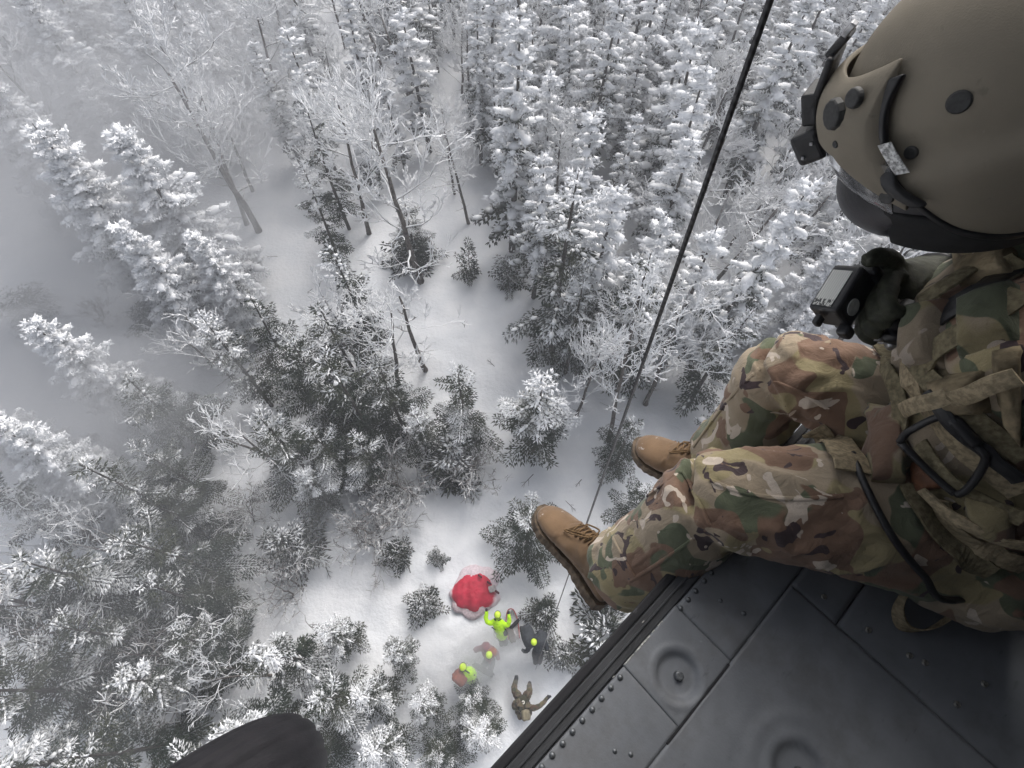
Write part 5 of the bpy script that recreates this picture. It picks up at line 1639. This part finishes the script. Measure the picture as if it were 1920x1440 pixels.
lump_part('chest_pouch', 975, 1320, .68, (.10, .08, .05), M_GREEN, r5, p5, (0, 0, -.2), 8)
cord('chest_strap', spline([at_z(x, y, z) - p5 for x, y, z in ((971, 1320, .54), (978, 1322, .64), (986, 1322, .66), (993, 1322, .56))], 4), .018, M_DARK, r5, 6)
bm = bmesh.new(); bmesh.ops.create_cone(bm, segments=18, radius1=.055, radius2=.05, depth=.03, cap_ends=True)
me = bpy.data.meshes.new('hook_disc'); bm.to_mesh(me); bm.free()
o = new_obj('hook_disc', me, r5, plain('pale_disc', (.6, .58, .52), .5, .1, 40)); o.location = at_z(981, 1317, .70) - p5
bm = bmesh.new(); bmesh.ops.create_cone(bm, segments=14, radius1=.02, radius2=.02, depth=.034, cap_ends=True)
me = bpy.data.meshes.new('disc_eye'); bm.to_mesh(me); bm.free()
o2 = new_obj('disc_eye', me, o, M_DARK); o2.location = (.0, .005, .002)

# ------------------------------------------------------------------ red shelter
def dome(name, ctr, rx, ry, h, m, root, seed, lob=.18, rise=.7):
    V = []; F = []; nr, ns = 16, 48
    for j in range(nr + 1):
        for i in range(ns):
            a = 2 * math.pi * i / ns; t = j / nr
            k = 1 + lob * noise.noise(Vector((math.cos(a) * 1.5 + seed, math.sin(a) * 1.5, 0))) + .06 * noise.noise(Vector((math.cos(a) * 5, math.sin(a) * 5, seed)))
            x, y = math.cos(a) * rx * t * k, math.sin(a) * ry * t * k
            z = h * (1 - t ** 2.4) ** rise + .08 * (1 - t * .6) * noise.noise(Vector((x * 2.6 + seed, y * 2.6, 1))) + .06 * (1 - abs(noise.noise(Vector((x * 3.6, y * 2.0, seed + 3))))) ** 3 + .03 * (1 - abs(noise.noise(Vector((x * 7.0, y * 8.0, seed + 5))))) ** 4 - (.10 if j == nr else 0)
            V.append((x, y, z))
    for j in range(nr):
        for i in range(ns):
            F.append((j * ns + i, (j + 1) * ns + i, (j + 1) * ns + (i + 1) % ns, j * ns + (i + 1) % ns))
    me = mesh_np(name, V, F, True)
    bm = bmesh.new(); bm.from_mesh(me); bmesh.ops.remove_doubles(bm, verts=bm.verts, dist=1e-4); bm.to_mesh(me); bm.free()
    o = new_obj(name, me, root, m); o.location = ctr
    return o
sh_p = at_z(888, 1112, 0); sh_p.z = gz(sh_p.x, sh_p.y)
shel = empty('emergency_shelter', sh_p); tag(shel, 'collapsed bright red emergency shelter half buried in snow', 'shelter')
m, nt, b = mat('red_cloth_with_drifted_snow')
n1 = noise_tex(nt, 3.2, 4); n2 = noise_tex(nt, 26, 3)
tc = nt.nodes.new('ShaderNodeTexCoord'); sep = nt.nodes.new('ShaderNodeSeparateXYZ'); L(nt, tc.outputs['Object'], sep.inputs[0])
rr_ = math_(nt, 'SQRT', math_(nt, 'ADD', math_(nt, 'POWER', sep.outputs[0], 2.0), math_(nt, 'POWER', sep.outputs[1], 2.0)))
f = math_(nt, 'ADD', ramp(nt, rr_, .55, .95, 0, .75), math_(nt, 'MULTIPLY', math_(nt, 'SUBTRACT', n1, .5), .9))
c = mix(nt, ramp(nt, n1, .3, .7), (.40, .006, .028), (.56, .014, .05))
L(nt, mix(nt, ramp(nt, f, .35, .75), c, (.70, .58, .62)), b.inputs['Base Color']); b.inputs['Roughness'].default_value = .7
bump(nt, b, n2, .3, .02)
dome('canopy', (0, .02, 0), .86, .74, .36, m, shel, 2.4, .34)
dome('snow_skirt', (.14, .30, -.03), .80, .80, .22, M_SNOWY, shel, 5.1, .25)
dome('shadow_skirt', (-.05, -.22, -.03), .80, .62, .16, cloth_plain('grey_pink_shade_tone', (.46, .38, .40)), shel, 8.1, .2)  # shelter's shadow on the snow, put in as a grey-pink skirt
w = lump_part('window', 923, 1104, .45, (.14, .11, .05), M_GREYW, shel, sh_p, (.2, .3, .4), 1)
for (x, y) in ((900, 1080), (917, 1093), (932, 1110)):
    lump_part('pole_end', x, y, .45, (.09, .035, .05), cloth_plain('dark_maroon_binding', (.10, .02, .03)), shel, sh_p, (0, 0, -.6), x)

# ------------------------------------------------------------------ rescue sled beside the yellow jacket
sl_p = at_z(961, 1176, 0); sl_p.z = gz(sl_p.x, sl_p.y)
sled = empty('rescue_sled', sl_p); tag(sled, 'shallow rescue sled with a thin red rail beside the raised arms', 'sled')
V = []; F = []
for j in range(13):
    t = j / 12; y = -.42 + .95 * t; w_ = .20 * (1 - max(0, (t - .7) / .3) ** 2 * .6); 
    for i in range(9):
        u = -1 + 2 * i / 8
        V.append((u * w_, y, .06 + .14 * abs(u) ** 3 + .16 * max(0, (t - .75) / .25) ** 2))
for j in range(12):
    for i in range(8): F.append((j * 9 + i, j * 9 + i + 1, j * 9 + i + 10, j * 9 + i + 9))
me = mesh_np('sled_shell', V, F, True); o = new_obj('sled_shell', me, sled, cloth_plain('snow_dusted_sled', (.66, .64, .66)))
o.modifiers.new('s', 'SOLIDIFY').thickness = .02; o.rotation_euler = (0, 0, R(8))
o = cord('rail', spline([Vector(p) for p in ((.19, -.40, .2), (.21, 0, .2), (.19, .25, .24), (.09, .52, .36), (-.09, .52, .36), (-.19, .25, .24), (-.21, 0, .2), (-.19, -.4, .2))], 6), .018, cloth_plain('faded_red_rail', (.42, .10, .10)), sled, 6)
o.rotation_euler = (0, 0, R(8))
lump_part('strapped_bag', 959, 1190, .22, (.11, .26, .09), cloth_plain('grey_brown_bag', (.12, .10, .095)), sled, sl_p, (0, 0, .3), 2)
lump_part('strapped_bag', 965, 1170, .30, (.06, .22, .05), M_DARK, sled, sl_p, (0, 0, -.85), 4)
